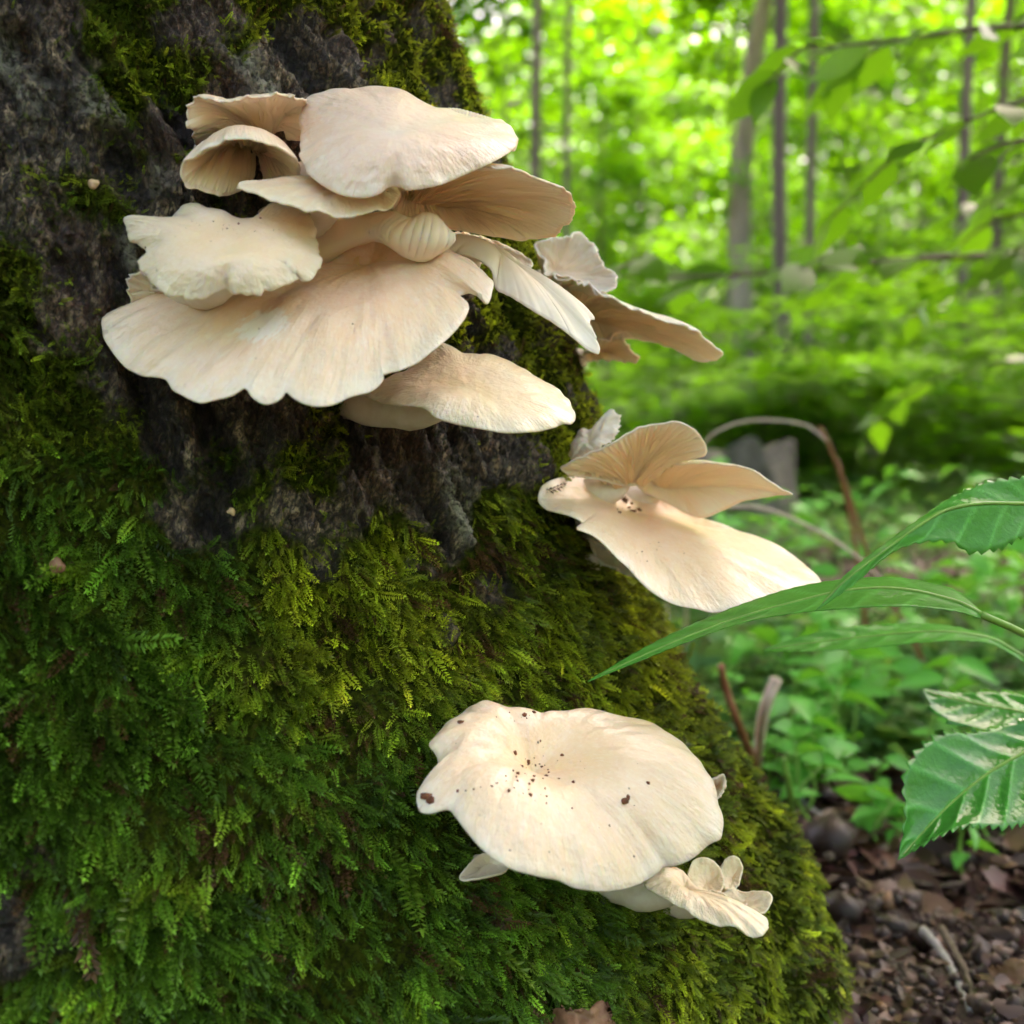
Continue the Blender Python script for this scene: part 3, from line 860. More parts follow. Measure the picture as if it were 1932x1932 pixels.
    MUSH.append((root, T))
    return root

def rolled(name, A, B, root, mat, bulge, ribs, amp, thick=.0025, f0=0.0):
    """A rolled lip between two edge lines (u, v, depth), ribbed across by gill edges."""
    nu, nw = max(80, ribs * 8), 12
    A = spline(px(*np.array(A, float).T), nu); B = spline(px(*np.array(B, float).T), nu)
    f = np.linspace(0, 1, nu); q = np.linspace(0, 1, nw)
    tn = np.gradient(0.5 * (A + B), axis=0)
    nn = np.cross(tn, B - A); nn /= np.linalg.norm(nn, axis=1)[:, None] + 1e-9
    nn = np.where(((CAM - A) * nn).sum(1)[:, None] < 0, -nn, nn)
    ph = f * ribs + 0.25 * noise(f * 9, 0, 0, 5)[None] + 0.35 * q[:, None]
    rib = (1 - np.abs(np.sin(np.pi * ph))) ** 1.2 * sstep(f0 - .15, f0 + .15, f)
    X = A[None] * (1 - q[:, None, None]) + B[None] * q[:, None, None]
    X = X + nn[None] * (bulge * np.sin(np.pi * q)[:, None] + amp * rib * (0.35 + 0.65 * np.sin(np.pi * q)[:, None]))[..., None]
    uv = np.stack([np.broadcast_to(f, (nw, nu)), np.broadcast_to(0.6 + 0.4 * q[:, None], (nw, nu))], -1).reshape(-1, 2)
    o = obj(name, mesh_np(name, X.reshape(-1, 3), grid_quads(nw, nu), 4, True, None, uv), M[mat], root)
    so = o.modifiers.new('thickness', 'SOLIDIFY'); so.thickness = thick; so.offset = 0
    return o

def scatter(u, v, su, sv, n, r0=2, r1=5):
    return [(rng.normal(u, su), rng.normal(v, sv), r0 * .6 + (r1 * 1.3 - r0 * .6) * rng.random() ** 2.5) for _ in range(n)]

TOP, MID, LOW = 'mushrooms in the upper cluster', 'mushrooms in the middle cluster', 'mushrooms in the lower cluster'
# --- upper cluster
mushroom('large domed pinkish white mushroom cap at the top of the upper cluster',
    [(590, 195, .452), (640, 172, .462), (700, 160, .468), (760, 169, .468), (820, 200, .466, .6), (870, 208, .470, -.2), (925, 222, .468, -.5), (960, 240, .458, -.4), (973, 263, .448, .2), (962, 284, .436, .8),
     (925, 306, .424), (890, 322, .416), (840, 344, .406), (795, 354, .402), (765, 357, .400), (746, 350, .401), (722, 362, .398), (690, 370, .397), (650, 367, .398), (612, 351, .402), (582, 326, .410), (567, 292, .422, .6), (562, 255, .436, .3), (572, 222, .446, .6)],
    (745, 250, .405), 'top', .004, style='dome', mat='cap_pink', group=TOP, lobes=1.8, wr=.0022, gmat='gill')
rolled('rolled_rim', [(826, 206, .468), (862, 207, .468), (900, 217, .466), (936, 229, .462), (962, 243, .456), (974, 262, .447)],
       [(838, 214, .462), (866, 226, .458), (900, 242, .452), (932, 256, .448), (956, 262, .446), (970, 266, .444)], MUSH[-1][0], 'gill_pale', -.004, 30, .0009, .002)
mushroom('torn mushroom with ragged pale underside, leftmost of the upper cluster above the arched one',
    [(367, 182, .425), (400, 187, .42), (460, 184, .42), (520, 178, .425), (560, 180, .435), (583, 190, .445), (576, 225, .455), (570, 262, .465), (540, 262, .468), (490, 262, .470), (440, 268, .468), (400, 280, .462), (374, 284, .455), (372, 247, .437), (350, 240, .430), (352, 222, .428), (362, 205, .426)],
    (500, 250, .472), 'gill', .010, up=(0, -.3, 1), mat='cap', gmat='gill_pale', group=TOP, gamp=.0004, wr=.002, ragged=.002)
mushroom('arched hood-like mushroom with tan gills showing inside, left side of the upper cluster',
    [(340, 326, .415), (346, 304, .412), (370, 284, .408), (405, 268, .405), (445, 259, .404), (490, 263, .405), (530, 277, .408), (556, 296, .414), (566, 322, .425), (560, 342, .44), (530, 345, .45), (500, 345, .455), (482, 330, .465, .4), (468, 345, .45), (445, 363, .438), (412, 371, .428), (380, 362, .424), (352, 356, .420)],
    (474, 312, .480), 'gill', .020, up=(0, -.25, 1), mat='cap', gmat='gill', group=TOP, gamp=.0017, gap=.0027, wr=.0010, ragged=.001)
mushroom('flat narrow mushroom tucked under the domed pinkish cap',
    [(449, 355, .405), (480, 347, .412), (520, 340, .42), (560, 332, .43), (620, 330, .445), (690, 335, .45), (735, 347, .445), (752, 365, .435), (748, 378, .425), (735, 391, .415), (700, 402, .408), (650, 407, .402), (600, 402, .398), (560, 396, .396), (520, 380, .396), (480, 366, .400)],
    (640, 362, .428), 'top', .006, mat='cap_warm', group=TOP, wr=.0015, thick=.004)
mushroom('broad fan of fine peach gills jutting right beneath the domed pinkish cap',
    [(925, 308, .425), (960, 313, .424), (1000, 330, .428), (1040, 349, .434), (1070, 365, .44), (1083, 385, .447), (1083, 402, .452), (1075, 418, .458), (1060, 430, .464), (1048, 444, .47), (1020, 450, .476), (980, 453, .482), (940, 448, .486), (900, 440, .488), (850, 431, .49), (800, 425, .492), (760, 412, .492), (735, 395, .485), (745, 362, .465), (790, 338, .45), (850, 325, .44), (890, 315, .43)],
    (770, 392, .500), 'gill', .016, up=(0, -.5, 1), mat='cap', gmat='gill_orange', group=TOP, gamp=.0009, gap=.0026, wr=.0016, thick=.004, ragged=.0012)
mushroom('largest mushroom, wide cream shelf with scalloped lower rim and a white bloom patch',
    [(202, 635, .425), (209, 608, .432), (232, 592, .440), (268, 581, .446, .2), (310, 574, .45, 0), (350, 565, .452, 0), (430, 552, .455, .3), (520, 538, .458, .5), (580, 515, .462), (640, 490, .466), (700, 470, .470), (760, 468, .470), (815, 478, .465), (850, 484, .460), (882, 478, .454), (915, 491, .446), (935, 512, .440), (932, 543, .432), (920, 567, .426), (892, 556, .428, .6), (866, 549, .430, .4), (884, 571, .424, .6), (880, 592, .420), (866, 613, .416), (845, 635, .411), (815, 659, .405), (785, 678, .401), (752, 691, .398), (734, 694, .398), (724, 708, .395), (700, 728, .392), (668, 740, .390), (640, 753, .387), (608, 766, .385), (578, 763, .385), (556, 752, .386), (540, 741, .388), (524, 755, .386), (500, 761, .385), (480, 752, .386), (464, 734, .389), (438, 747, .388), (400, 752, .388), (378, 757, .389), (350, 745, .391), (322, 727, .394), (304, 704, .399), (270, 700, .402), (235, 686, .408), (212, 661, .416)],
    (695, 500, .458), 'top', .020, up=(0.05, -.5, .9), mat='cap', group=TOP, lobes=2.2, wr=.0036, gmat='gill', patches=[(497, 612, .015)], specks=scatter(640, 580, 150, 40, 16, 1, 2.2))
mushroom('greenish cream mushroom with a torn notch in its back edge, resting on the largest shelf',
    [(237, 415, .42), (248, 408, .424), (300, 413, .428), (330, 405, .430), (355, 387, .434), (385, 392, .434), (420, 397, .434), (445, 409, .432), (472, 413, .430), (500, 411, .432), (508, 395, .436), (516, 385, .440), (550, 392, .440), (580, 405, .434), (590, 425, .428), (597, 450, .422), (600, 488, .410), (592, 515, .402), (576, 530, .398), (570, 521, .399), (550, 535, .394), (500, 548, .389), (455, 555, .387), (440, 552, .387), (428, 544, .389), (408, 551, .387), (380, 561, .386), (340, 560, .388), (310, 552, .390), (288, 535, .394), (268, 515, .398), (252, 490, .403), (256, 480, .406), (268, 470, .408, .8), (256, 460, .412), (246, 455, .414), (239, 432, .418)],
    (440, 475, .388), 'top', .004, style='dome', mat='cap_green', gmat='gill_pale', group=TOP, lobes=1.8, wr=.0014, ragged=.001, specks=scatter(440, 428, 55, 12, 26, 1, 2.6))
mushroom('small fan of grey gills peeking out behind the greenish cream cap',
    [(262, 512, .425), (285, 525, .425), (305, 545, .428), (328, 566, .432), (300, 574, .436), (264, 581, .436), (247, 570, .432), (243, 548, .428), (250, 528, .425)],
    (318, 560, .442), 'gill', .006, mat='cap', gmat='gill_pale', group=TOP, gamp=.0008, gap=.002, stem=.006)
cur = empty('oyster_mushroom', px(np.array(640.), np.array(470.), np.array(.47)), 'small curled mushroom with ribbed rolled lip between the greenish cap and the peach gills', 'mushroom', TOP)
rolled('rolled_cap', [(598, 428, .450), (640, 415, .446), (690, 408, .442), (740, 405, .438), (760, 412, .436), (778, 418, .434), (800, 408, .434), (822, 415, .436), (834, 438, .440)],
       [(606, 505, .462), (636, 474, .458), (668, 453, .454), (700, 445, .450), (722, 449, .446), (746, 463, .442), (770, 480, .438), (800, 486, .438), (830, 466, .440)], cur, 'gill_pale', .007, 26, .0011, .004, .55)
_c = px(np.array([625., 640., 650.]), np.array([445., 465., 480.]), np.array([.456, .485, .53]))
stem_v = tube(spline(_c, 10), np.linspace(.012, .010, 10), 12)
obj('stem', mesh_np('stem', *stem_v), M['stem'], cur)
mushroom('long drooping folded mushroom hanging right beside the largest shelf',
    [(818, 466, .475), (832, 452, .478), (862, 447, .48), (905, 459, .482), (942, 472, .478), (982, 500, .474), (1020, 530, .468), (1058, 563, .462), (1090, 582, .458), (1116, 600, .456), (1112, 612, .452), (1124, 635, .448), (1131, 655, .446), (1126, 667, .445), (1108, 661, .445), (1084, 641, .446), (1050, 615, .449), (1010, 590, .452), (970, 565, .456), (935, 545, .460), (925, 510, .462), (895, 488, .465), (858, 478, .470)],
    (905, 490, .484), 'gill', .010, mat='flesh', gmat='flesh', group=TOP, gamp=.00002, gap=.006, wr=.0002, ragged=.001, up=(.5, .3, 1))
mushroom('thin white edged flap of mushroom behind the long drooping one',
    [(835, 452, .500), (870, 447, .500), (905, 456, .500), (945, 462, .496), (975, 478, .494), (1004, 496, .492), (985, 503, .490), (955, 505, .490), (900, 490, .494), (850, 470, .498)],
    (880, 470, .512), 'top', .006, mat='cap_white', group=TOP, thick=.003, stem=.006)
mushroom('upright translucent ruffled mushroom fan growing from the right edge of the trunk',
    [(1010, 462, .575), (1030, 451, .575), (1060, 448, .578), (1092, 446, .580), (1115, 456, .578), (1130, 476, .576), (1140, 500, .572), (1160, 519, .566), (1162, 535, .562), (1145, 545, .560), (1110, 542, .558), (1080, 533, .558), (1050, 520, .562), (1030, 500, .57)],
    (1050, 512, .592), 'top', -.006, mat='cap_white', gmat='gill_pale', group=TOP, wr=.003, lobes=3.5, thick=.003, stem=.006)
mushroom('long white rimmed mushroom reaching out to the right behind the trunk edge',
    [(1042, 517, .570), (1070, 520, .566), (1100, 538, .560), (1150, 554, .556), (1200, 578, .552), (1250, 594, .550), (1300, 614, .548), (1326, 631, .550), (1345, 655, .554), (1362, 671, .558), (1340, 681, .566), (1310, 680, .572), (1285, 666, .578), (1240, 650, .590), (1200, 640, .60), (1160, 638, .608), (1130, 640, .612), (1112, 620, .612), (1092, 590, .606), (1060, 552, .592), (1040, 532, .58)],
    (1090, 600, .630), 'gill', .014, up=(0, -.3, 1), mat='cap_white', gmat='gill_orange', group=TOP, gamp=.0005, gap=.003, wr=.002, ragged=.001)
mushroom('small tan flap of mushroom hanging under the long white rimmed one',
    [(1118, 650, .600), (1140, 640, .600), (1168, 632, .602), (1176, 642, .602), (1188, 652, .604), (1207, 672, .606), (1200, 683, .612), (1150, 684, .618), (1115, 679, .620), (1108, 664, .614)],
    (1112, 668, .635), 'gill', .005, mat='cap_warm', gmat='gill_orange', group=TOP, gamp=.0003, stem=.008, thick=.003)
mushroom('smooth beige mushroom drooping below the right side of the largest shelf',
    [(680, 738, .452), (720, 718, .455), (760, 697, .462), (810, 664, .472), (830, 650, .478), (855, 655, .480), (875, 665, .482), (920, 667, .482), (962, 678, .480), (1010, 701, .476), (1050, 730, .468), (1074, 758, .46), (1085, 785, .45), (1078, 798, .444), (1058, 800, .44), (1040, 808, .436), (1000, 816, .43), (960, 818, .426), (910, 808, .422), (860, 796, .421), (822, 786, .422), (797, 768, .426), (750, 765, .432), (712, 755, .442)],
    (880, 730, .438), 'top', .004, style='dome', mat='cap_green', gmat='gill_pale', group=TOP, wr=.0016, lobes=1.7)
# --- middle cluster
mushroom('upright fan of clear gills crowning the middle cluster on the trunk edge',
    [(1058, 882, .575), (1076, 872, .568), (1110, 855, .560), (1150, 834, .552), (1190, 812, .548), (1230, 802, .546), (1270, 798, .546), (1305, 805, .548), (1324, 825, .552), (1334, 850, .558), (1322, 861, .564), (1290, 868, .572), (1250, 873, .578), (1226, 884, .582), (1205, 912, .586), (1180, 916, .586), (1150, 912, .586), (1120, 905, .586), (1090, 900, .584), (1068, 894, .580)],
    (1186, 908, .576), 'gill', .010, shift=lambda u: np.interp(u, [1050, 1220], [-.034, -.012]), up=(0, .4, 1), mat='cap_white', gmat='gill', group=MID, gamp=.0022, gap=.0030, wr=.0010)
mushroom('small bright white torn mushroom scrap above the gilled fan of the middle cluster',
    [(1080, 862, .590), (1078, 840, .592), (1092, 820, .594), (1115, 806, .592), (1138, 792, .588), (1150, 771, .584), (1164, 775, .584), (1170, 795, .584), (1160, 825, .580), (1130, 845, .578), (1105, 860, .580)],
    (1112, 835, .556), 'top', .006, shift=lambda u: -.028 + 0 * u, mat='cap_white', group=MID, wr=.0015, lobes=3, thick=.004, ragged=.0015, stem=0)
mushroom('pointed folded mushroom jutting right from the middle of the middle cluster',
    [(1198, 900, .572), (1206, 886, .570), (1222, 884, .566), (1245, 878, .562), (1290, 871, .556), (1330, 870, .552), (1380, 876, .548), (1430, 895, .545), (1470, 917, .543), (1497, 930, .543), (1460, 936, .552), (1405, 944, .562), (1370, 960, .570), (1332, 976, .575), (1300, 970, .582), (1260, 950, .588), (1220, 932, .590), (1200, 918, .582)],
    (1250, 930, .600), 'gill', .014, up=(0, .1, 1), mat='cap_warm', gmat='gill', group=MID, gamp=.0003, gap=.003, wr=.001)
mushroom('big funnel shaped mushroom with dark grit in its throat, base of the middle cluster',
    [(1015, 945, .575, .6), (1024, 917, .582, .4), (1060, 903, .592, 0), (1110, 905, .600, -.3), (1180, 914, .606, -.5), (1240, 933, .607, -.5), (1290, 962, .604, -.5), (1330, 980, .600, -.5), (1400, 1000, .593, -.5), (1450, 1021, .585, -.3), (1500, 1046, .574, 0), (1530, 1075, .562, .3), (1548, 1097, .55, .6), (1500, 1112, .536, 1.0), (1440, 1126, .524, 1.2), (1400, 1140, .516, 1.3), (1355, 1152, .510, 1.4), (1310, 1145, .508, 1.4), (1260, 1130, .508, 1.4), (1220, 1105, .510, 1.4), (1180, 1070, .516, 1.4), (1150, 1036, .522, 1.3), (1120, 1012, .528, 1.2), (1088, 997, .532, 1.2), (1098, 985, .540, .6), (1080, 976, .546, 1.0), (1050, 968, .556, 1.2), (1030, 960, .564, 1.0)],
    (1180, 962, .580), 'top', .0065, shift=lambda u: np.interp(u, [1000, 1180], [-.040, -.004]), up=(0, -.4, .92), mat='cap_funnel', gmat='gill', group=MID, wr=.0012, lobes=1.8, stem=.013,
    specks=scatter(1185, 950, 14, 14, 22, 2, 6) + scatter(1240, 1040, 40, 16, 16, 1.5, 3.5) + [(1178, 945, 11), (1193, 965, 11), (1168, 967, 8)])
mushroom('short pinkish mushroom stub under the big funnel shaped one',
    [(1116, 1018, .560), (1150, 1035, .556), (1185, 1068, .554), (1216, 1086, .556), (1190, 1088, .566), (1160, 1075, .572), (1130, 1062, .576), (1120, 1045, .574)],
    (1140, 1050, .575), 'gill', .004, mat='cap_warm', gmat='gill', group=MID, gamp=.0003, thick=.004, stem=.008)
# --- lower cluster
mushroom('wide cream mushroom with reddish dirt crumbs on top, in the moss low on the trunk',
    [(885, 1320, .500), (920, 1325, .502), (950, 1345, .498), (990, 1362, .496), (1050, 1365, .498), (1100, 1355, .502), (1140, 1352, .504), (1180, 1360, .503), (1240, 1378, .500), (1280, 1405, .492), (1310, 1440, .484), (1330, 1475, .474), (1345, 1495, .468), (1352, 1522, .462), (1361, 1552, .456), (1358, 1580, .450), (1340, 1592, .446), (1310, 1615, .440), (1272, 1632, .436), (1245, 1635, .435), (1225, 1655, .430), (1190, 1672, .426), (1140, 1681, .423), (1090, 1675, .422), (1050, 1660, .423), (1000, 1650, .424), (950, 1632, .426), (910, 1601, .431), (880, 1566, .437), (860, 1540, .442), (846, 1527, .445), (815, 1532, .443), (790, 1525, .444), (782, 1505, .448), (786, 1480, .453), (808, 1456, .458), (822, 1425, .466), (812, 1405, .470), (830, 1385, .476), (853, 1362, .484), (866, 1336, .494)],
    (1005, 1462, .430), 'top', .026, shift=lambda u: np.interp(u, [880, 1250], [-.052, -.015]), up=(0, -.12, 1), mat='cap_low', gmat='gill_pale', group=LOW, wr=.0024, lobes=2.2, stem=.014, thick=.008,
    specks=scatter(1005, 1455, 22, 26, 46, 1.5, 5) + [(868 + i * 14 + rng.normal(0, 3), 1492 - i * 3 + rng.normal(0, 3), rng.uniform(2, 5)) for i in range(7)] + [(803, 1503, 13), (812, 1508, 11), (868, 1362, 8), (1178, 1510, 12), (1185, 1505, 9), (1082, 1476, 6), (1222, 1477, 5), (1150, 1558, 3), (1060, 1425, 6), (1000, 1500, 6), (972, 1420, 7)] + scatter(980, 1348, 20, 9, 12, 2, 5) + scatter(1100, 1470, 90, 60, 14, 1.5, 3))
mushroom('small pale mushroom stub peeking out beneath the wide dirt-dotted cream cap',
    [(866, 1656, .424), (880, 1635, .427), (905, 1612, .434), (935, 1610, .436), (960, 1625, .433), (958, 1642, .427), (935, 1652, .423), (905, 1658, .421), (880, 1664, .420)],
    (920, 1632, .440), 'gill', .004, mat='flesh', gmat='flesh', group=LOW, gamp=.00005, wr=.0004, thick=.003, stem=.006)
mushroom('narrow tongue shaped mushroom low on the trunk under the ruffled one',
    [(1215, 1662, .470), (1235, 1640, .482), (1262, 1636, .490), (1292, 1650, .490), (1318, 1690, .482), (1370, 1715, .474), (1415, 1725, .468), (1448, 1740, .464), (1440, 1762, .456), (1425, 1766, .454), (1390, 1750, .454), (1340, 1737, .455), (1290, 1712, .458), (1250, 1690, .462)],
    (1290, 1680, .478), 'top', .008, mat='cap_green', gmat='gill', group=LOW, wr=.0014, lobes=3, thick=.004, stem=.008)
ros = mushroom('small cream mushroom rosette of rounded petal-like lobes beside the wide dirt-dotted cap',
    [(1320, 1680, .492), (1345, 1668, .496), (1372, 1672, .496), (1398, 1686, .492), (1410, 1702, .486), (1392, 1718, .482), (1360, 1712, .482), (1334, 1698, .486)],
    (1362, 1694, .500), 'top', -.002, mat='cap_petal', gmat='gill', group=LOW, wr=.0008, lobes=2.0, thick=.004, stem=.008)
for rim_, c_ in (([(1298, 1652, .490), (1310, 1626, .494), (1334, 1620, .496), (1357, 1638, .494), (1364, 1668, .488), (1348, 1692, .484), (1320, 1692, .484), (1303, 1674, .487)], (1332, 1666, .4920)),
                 ([(1362, 1650, .498), (1366, 1628, .500), (1383, 1616, .502), (1398, 1630, .501), (1394, 1656, .497), (1382, 1678, .492), (1366, 1674, .492)], (1380, 1656, .5000)),
                 ([(1356, 1696, .488), (1382, 1674, .492), (1400, 1684, .490), (1424, 1682, .487), (1449, 1684, .484), (1453, 1702, .480), (1434, 1721, .477), (1396, 1726, .477), (1364, 1715, .480)], (1404, 1704, .4860)),
                 ([(1322, 1690, .484), (1345, 1680, .484), (1370, 1690, .482), (1388, 1708, .478), (1378, 1724, .475), (1350, 1716, .476), (1330, 1704, .479)], (1355, 1704, .4815))):
    mushroom('', rim_, c_, 'top', -.001, mat='cap_petal', wr=.0008, lobes=2.2, thick=.002, onto=ros, seed=int(c_[0]))
mushroom('tiny pointed mushroom tip behind the right rim of the wide dirt-dotted cap',
    [(1338, 1478, .484), (1352, 1470, .486), (1366, 1462, .488), (1364, 1482, .486), (1352, 1505, .482), (1342, 1500, .482)],
    (1346, 1488, .494), 'top', .003, mat='cap_green', group=LOW, thick=.002, stem=.004, wr=.0005)

# ------------------------------------------------------------------ broad leaves of the near plants
def blade(name, upper, mid, lower, mat, parent, teeth=0.0016, tooth_len=0.006, nu=90, nw=9, veins=8, quilt=0.0009, shape_tip=True):
    """A leaf blade from three long lines (margin, midrib, margin), base first, tip last: (u, v, depth)."""
    A = spline(px(*np.array(upper, float).T), nu); Bq = spline(px(*np.array(mid, float).T), nu); C = spline(px(*np.array(lower, float).T), nu)
    rows, cols, uvs = [], [], []
    L = np.linalg.norm(np.diff(Bq, axis=0), axis=1).sum()
    f = np.linspace(0, 1, nu)
    saw = (f * L / tooth_len) % 1.0
    tn = np.gradient(Bq, axis=0); tn /= np.linalg.norm(tn, axis=1)[:, None]
    for k in range(-nw, nw + 1):
        q = abs(k) / nw
        E = A if k < 0 else C
        X = Bq + (E - Bq) * q
        out = (E - Bq); wl = np.linalg.norm(out, axis=1)[:, None] + 1e-9; out = out / wl
        nn = np.cross(tn, A - C); nn /= np.linalg.norm(nn, axis=1)[:, None] + 1e-9
        ph = ((f * veins * 1.0 - q * 0.9) % 1.0)
        vein = np.exp(-((np.minimum(ph, 1 - ph)) / 0.06) ** 2) * (q > 0) + (q < 0.06)
        X = X + nn * (quilt * (np.abs(np.sin(np.pi * (f * veins - q * 0.9))) ** 0.6) * math.sin(math.pi * min(1, q * 1.05)) * np.minimum(1, wl[:, 0] / 0.012))[:, None]
        if k in (-nw, nw) and teeth:
            X = X + out * (teeth * (saw - 0.3) * np.minimum(1, wl[:, 0] / 0.01))[:, None]
        rows.append(X); cols.append(np.clip(vein, 0, 1) * 0.8)
        uvs.append(np.stack([f, np.full(nu, 0.5 + 0.5 * k / nw)], 1))
    V = np.array(rows).reshape(-1, 3); Cc = np.array(cols).reshape(-1)[:, None] * np.ones(3)
    me = mesh_np(name, V, grid_quads(2 * nw + 1, nu), 4, True, Cc, np.array(uvs).reshape(-1, 2))
    o = obj(name, me, mat, parent)
    so = o.modifiers.new('thickness', 'SOLIDIFY'); so.thickness = 0.0003
    Vm, Lm, Sm = tube(Bq[: int(nu * .97)], np.linspace(.0011, .0003, int(nu * .97)), 6)
    obj('midrib', mesh_np('midrib', Vm, Lm, Sm), M['stem_green'], o)
    return o

def stem_part(name, pts, r0, r1, mat, parent, seg=8):
    P = spline(np.array(pts, float), 24)
    V, L, S = tube(P, np.linspace(r0, r1, 24), seg)
    return obj(name, mesh_np(name, V, L, S), mat, parent)

# plant with long arching toothed leaves, rooted to the right of the frame
pb = ground_px(2080, 1780)
plant = empty('broadleaf_plant', pb, 'plant with long arching toothed green leaves reaching in front of the mushrooms', 'plant')
top = px(np.array(2040.), np.array(1000.), np.array(.52))
stem_part('stem', [pb, 0.5 * (pb + px(np.array(2075.), np.array(1350.), np.array(.58))), px(np.array(2070.), np.array(1300.), np.array(.55)), px(np.array(2062.), np.array(1100.), np.array(.52)), top], .0035, .002, M['stem_green'], plant)
blade('leaf', [(1850, 1152, .470), (1800, 1112, .492), (1700, 1090, .500), (1600, 1092, .500), (1500, 1108, .496), (1400, 1140, .486), (1300, 1180, .474), (1200, 1230, .460), (1110, 1284, .448)],
      [(1852, 1158, .465), (1800, 1134, .470), (1700, 1112, .472), (1600, 1114, .470), (1500, 1136, .468), (1400, 1164, .464), (1300, 1200, .458), (1200, 1243, .452), (1109, 1285, .447)],
      [(1851, 1166, .460), (1800, 1152, .450), (1700, 1143, .446), (1600, 1147, .444), (1500, 1156, .444), (1400, 1174, .446), (1300, 1209, .446), (1200, 1249, .446), (1108, 1286, .446)], M['leaf_herb'], plant)
stem_part('leaf_stalk', [px(np.array(1850.), np.array(1159.), np.array(.465)), px(np.array(1940.), np.array(1200.), np.array(.48)), px(np.array(2066.), np.array(1270.), np.array(.545))], .0016, .0022, M['stem_green'], plant)
blade('leaf', [(2010, 905, .47), (1932, 903, .462), (1860, 912, .456), (1800, 935, .452), (1750, 968, .448), (1680, 1018, .444), (1600, 1080, .438), (1538, 1152, .432)],
      [(2012, 950, .468), (1932, 950, .458), (1850, 950, .448), (1788, 962, .444), (1740, 988, .440), (1668, 1040, .437), (1597, 1094, .434), (1537, 1153, .431)],
      [(2010, 1000, .462), (1932, 1010, .450), (1885, 1034, .444), (1830, 1042, .440), (1790, 1020, .438), (1700, 1032, .434), (1605, 1106, .432), (1537, 1154, .431)], M['leaf_herb'], plant, teeth=.0025)
stem_part('leaf_stalk', [px(np.array(2008.), np.array(950.), np.array(.468)), px(np.array(2030.), np.array(975.), np.array(.49)), top], .0016, .002, M['stem_green'], plant)
blade('leaf', [(1932, 1236, .60), (1880, 1204, .61), (1830, 1188, .62), (1750, 1176, .62), (1600, 1183, .61), (1500, 1204, .60), (1440, 1226, .59)],
      [(1936, 1242, .595), (1880, 1209, .60), (1830, 1197, .60), (1750, 1192, .60), (1600, 1205, .60), (1500, 1217, .595), (1440, 1227, .59)],
      [(1934, 1250, .59), (1875, 1216, .59), (1810, 1208, .585), (1710, 1214, .585), (1600, 1225, .585), (1500, 1229, .585), (1440, 1229, .59)], M['leaf_herb'], plant)
stem_part('leaf_stalk', [px(np.array(1934.), np.array(1243.), np.array(.595)), px(np.array(2000.), np.array(1290.), np.array(.58)), px(np.array(2070.), np.array(1330.), np.array(.558))], .0014, .002, M['stem_green'], plant)

# wet toothed leaf low at the right
pb2 = ground_px(2060, 1850)
plant2 = empty('wet_leaf_plant', pb2, 'low plant with wet glossy toothed leaf, its tip hanging over the bare soil', 'plant')
jt = px(np.array(2040.), np.array(1385.), np.array(.60))
stem_part('stem', [pb2, px(np.array(2070.), np.array(1600.), np.array(.64)), jt], .003, .002, M['stem_green'], plant2)
blade('leaf', [(2010, 1350, .585), (1950, 1355, .585), (1890, 1372, .582), (1840, 1382, .575), (1790, 1383, .565), (1745, 1405, .555), (1718, 1440, .545), (1705, 1480, .538), (1710, 1530, .53), (1704, 1575, .524), (1695, 1620, .518)],
      [(2015, 1392, .58), (1960, 1408, .572), (1920, 1426, .565), (1870, 1455, .556), (1830, 1485, .548), (1795, 1515, .542), (1765, 1545, .536), (1740, 1572, .530), (1722, 1592, .526), (1708, 1608, .521), (1694, 1621, .517)],
      [(2010, 1530, .545), (1970, 1545, .538), (1932, 1552, .532), (1895, 1560, .528), (1860, 1558, .526), (1830, 1556, .524), (1795, 1566, .522), (1765, 1580, .520), (1738, 1595, .519), (1715, 1610, .518), (1694, 1622, .517)], M['leaf_wet'], plant2, teeth=.0042, tooth_len=.0075, veins=7, quilt=.0022, nu=140, nw=14)
stem_part('leaf_stalk', [px(np.array(2012.), np.array(1393.), np.array(.58)), px(np.array(2028.), np.array(1388.), np.array(.59)), jt], .0016, .002, M['stem_green'], plant2)
blade('leaf', [(2020, 1350, .62), (1960, 1318, .63), (1900, 1306, .635), (1850, 1305, .635), (1800, 1306, .635), (1742, 1300, .63)],
      [(2022, 1380, .61), (1960, 1352, .615), (1900, 1338, .62), (1850, 1330, .622), (1795, 1318, .625), (1741, 1302, .628)],
      [(2020, 1410, .60), (1960, 1395, .60), (1900, 1385, .60), (1830, 1372, .605), (1770, 1348, .612), (1742, 1304, .627)], M['leaf_wet'], plant2, teeth=.005, tooth_len=.012, veins=6, quilt=.0016)
stem_part('leaf_stalk', [px(np.array(2020.), np.array(1380.), np.array(.61)), px(np.array(2030.), np.array(1383.), np.array(.605)), jt], .0014, .002, M['stem_green'], plant2)

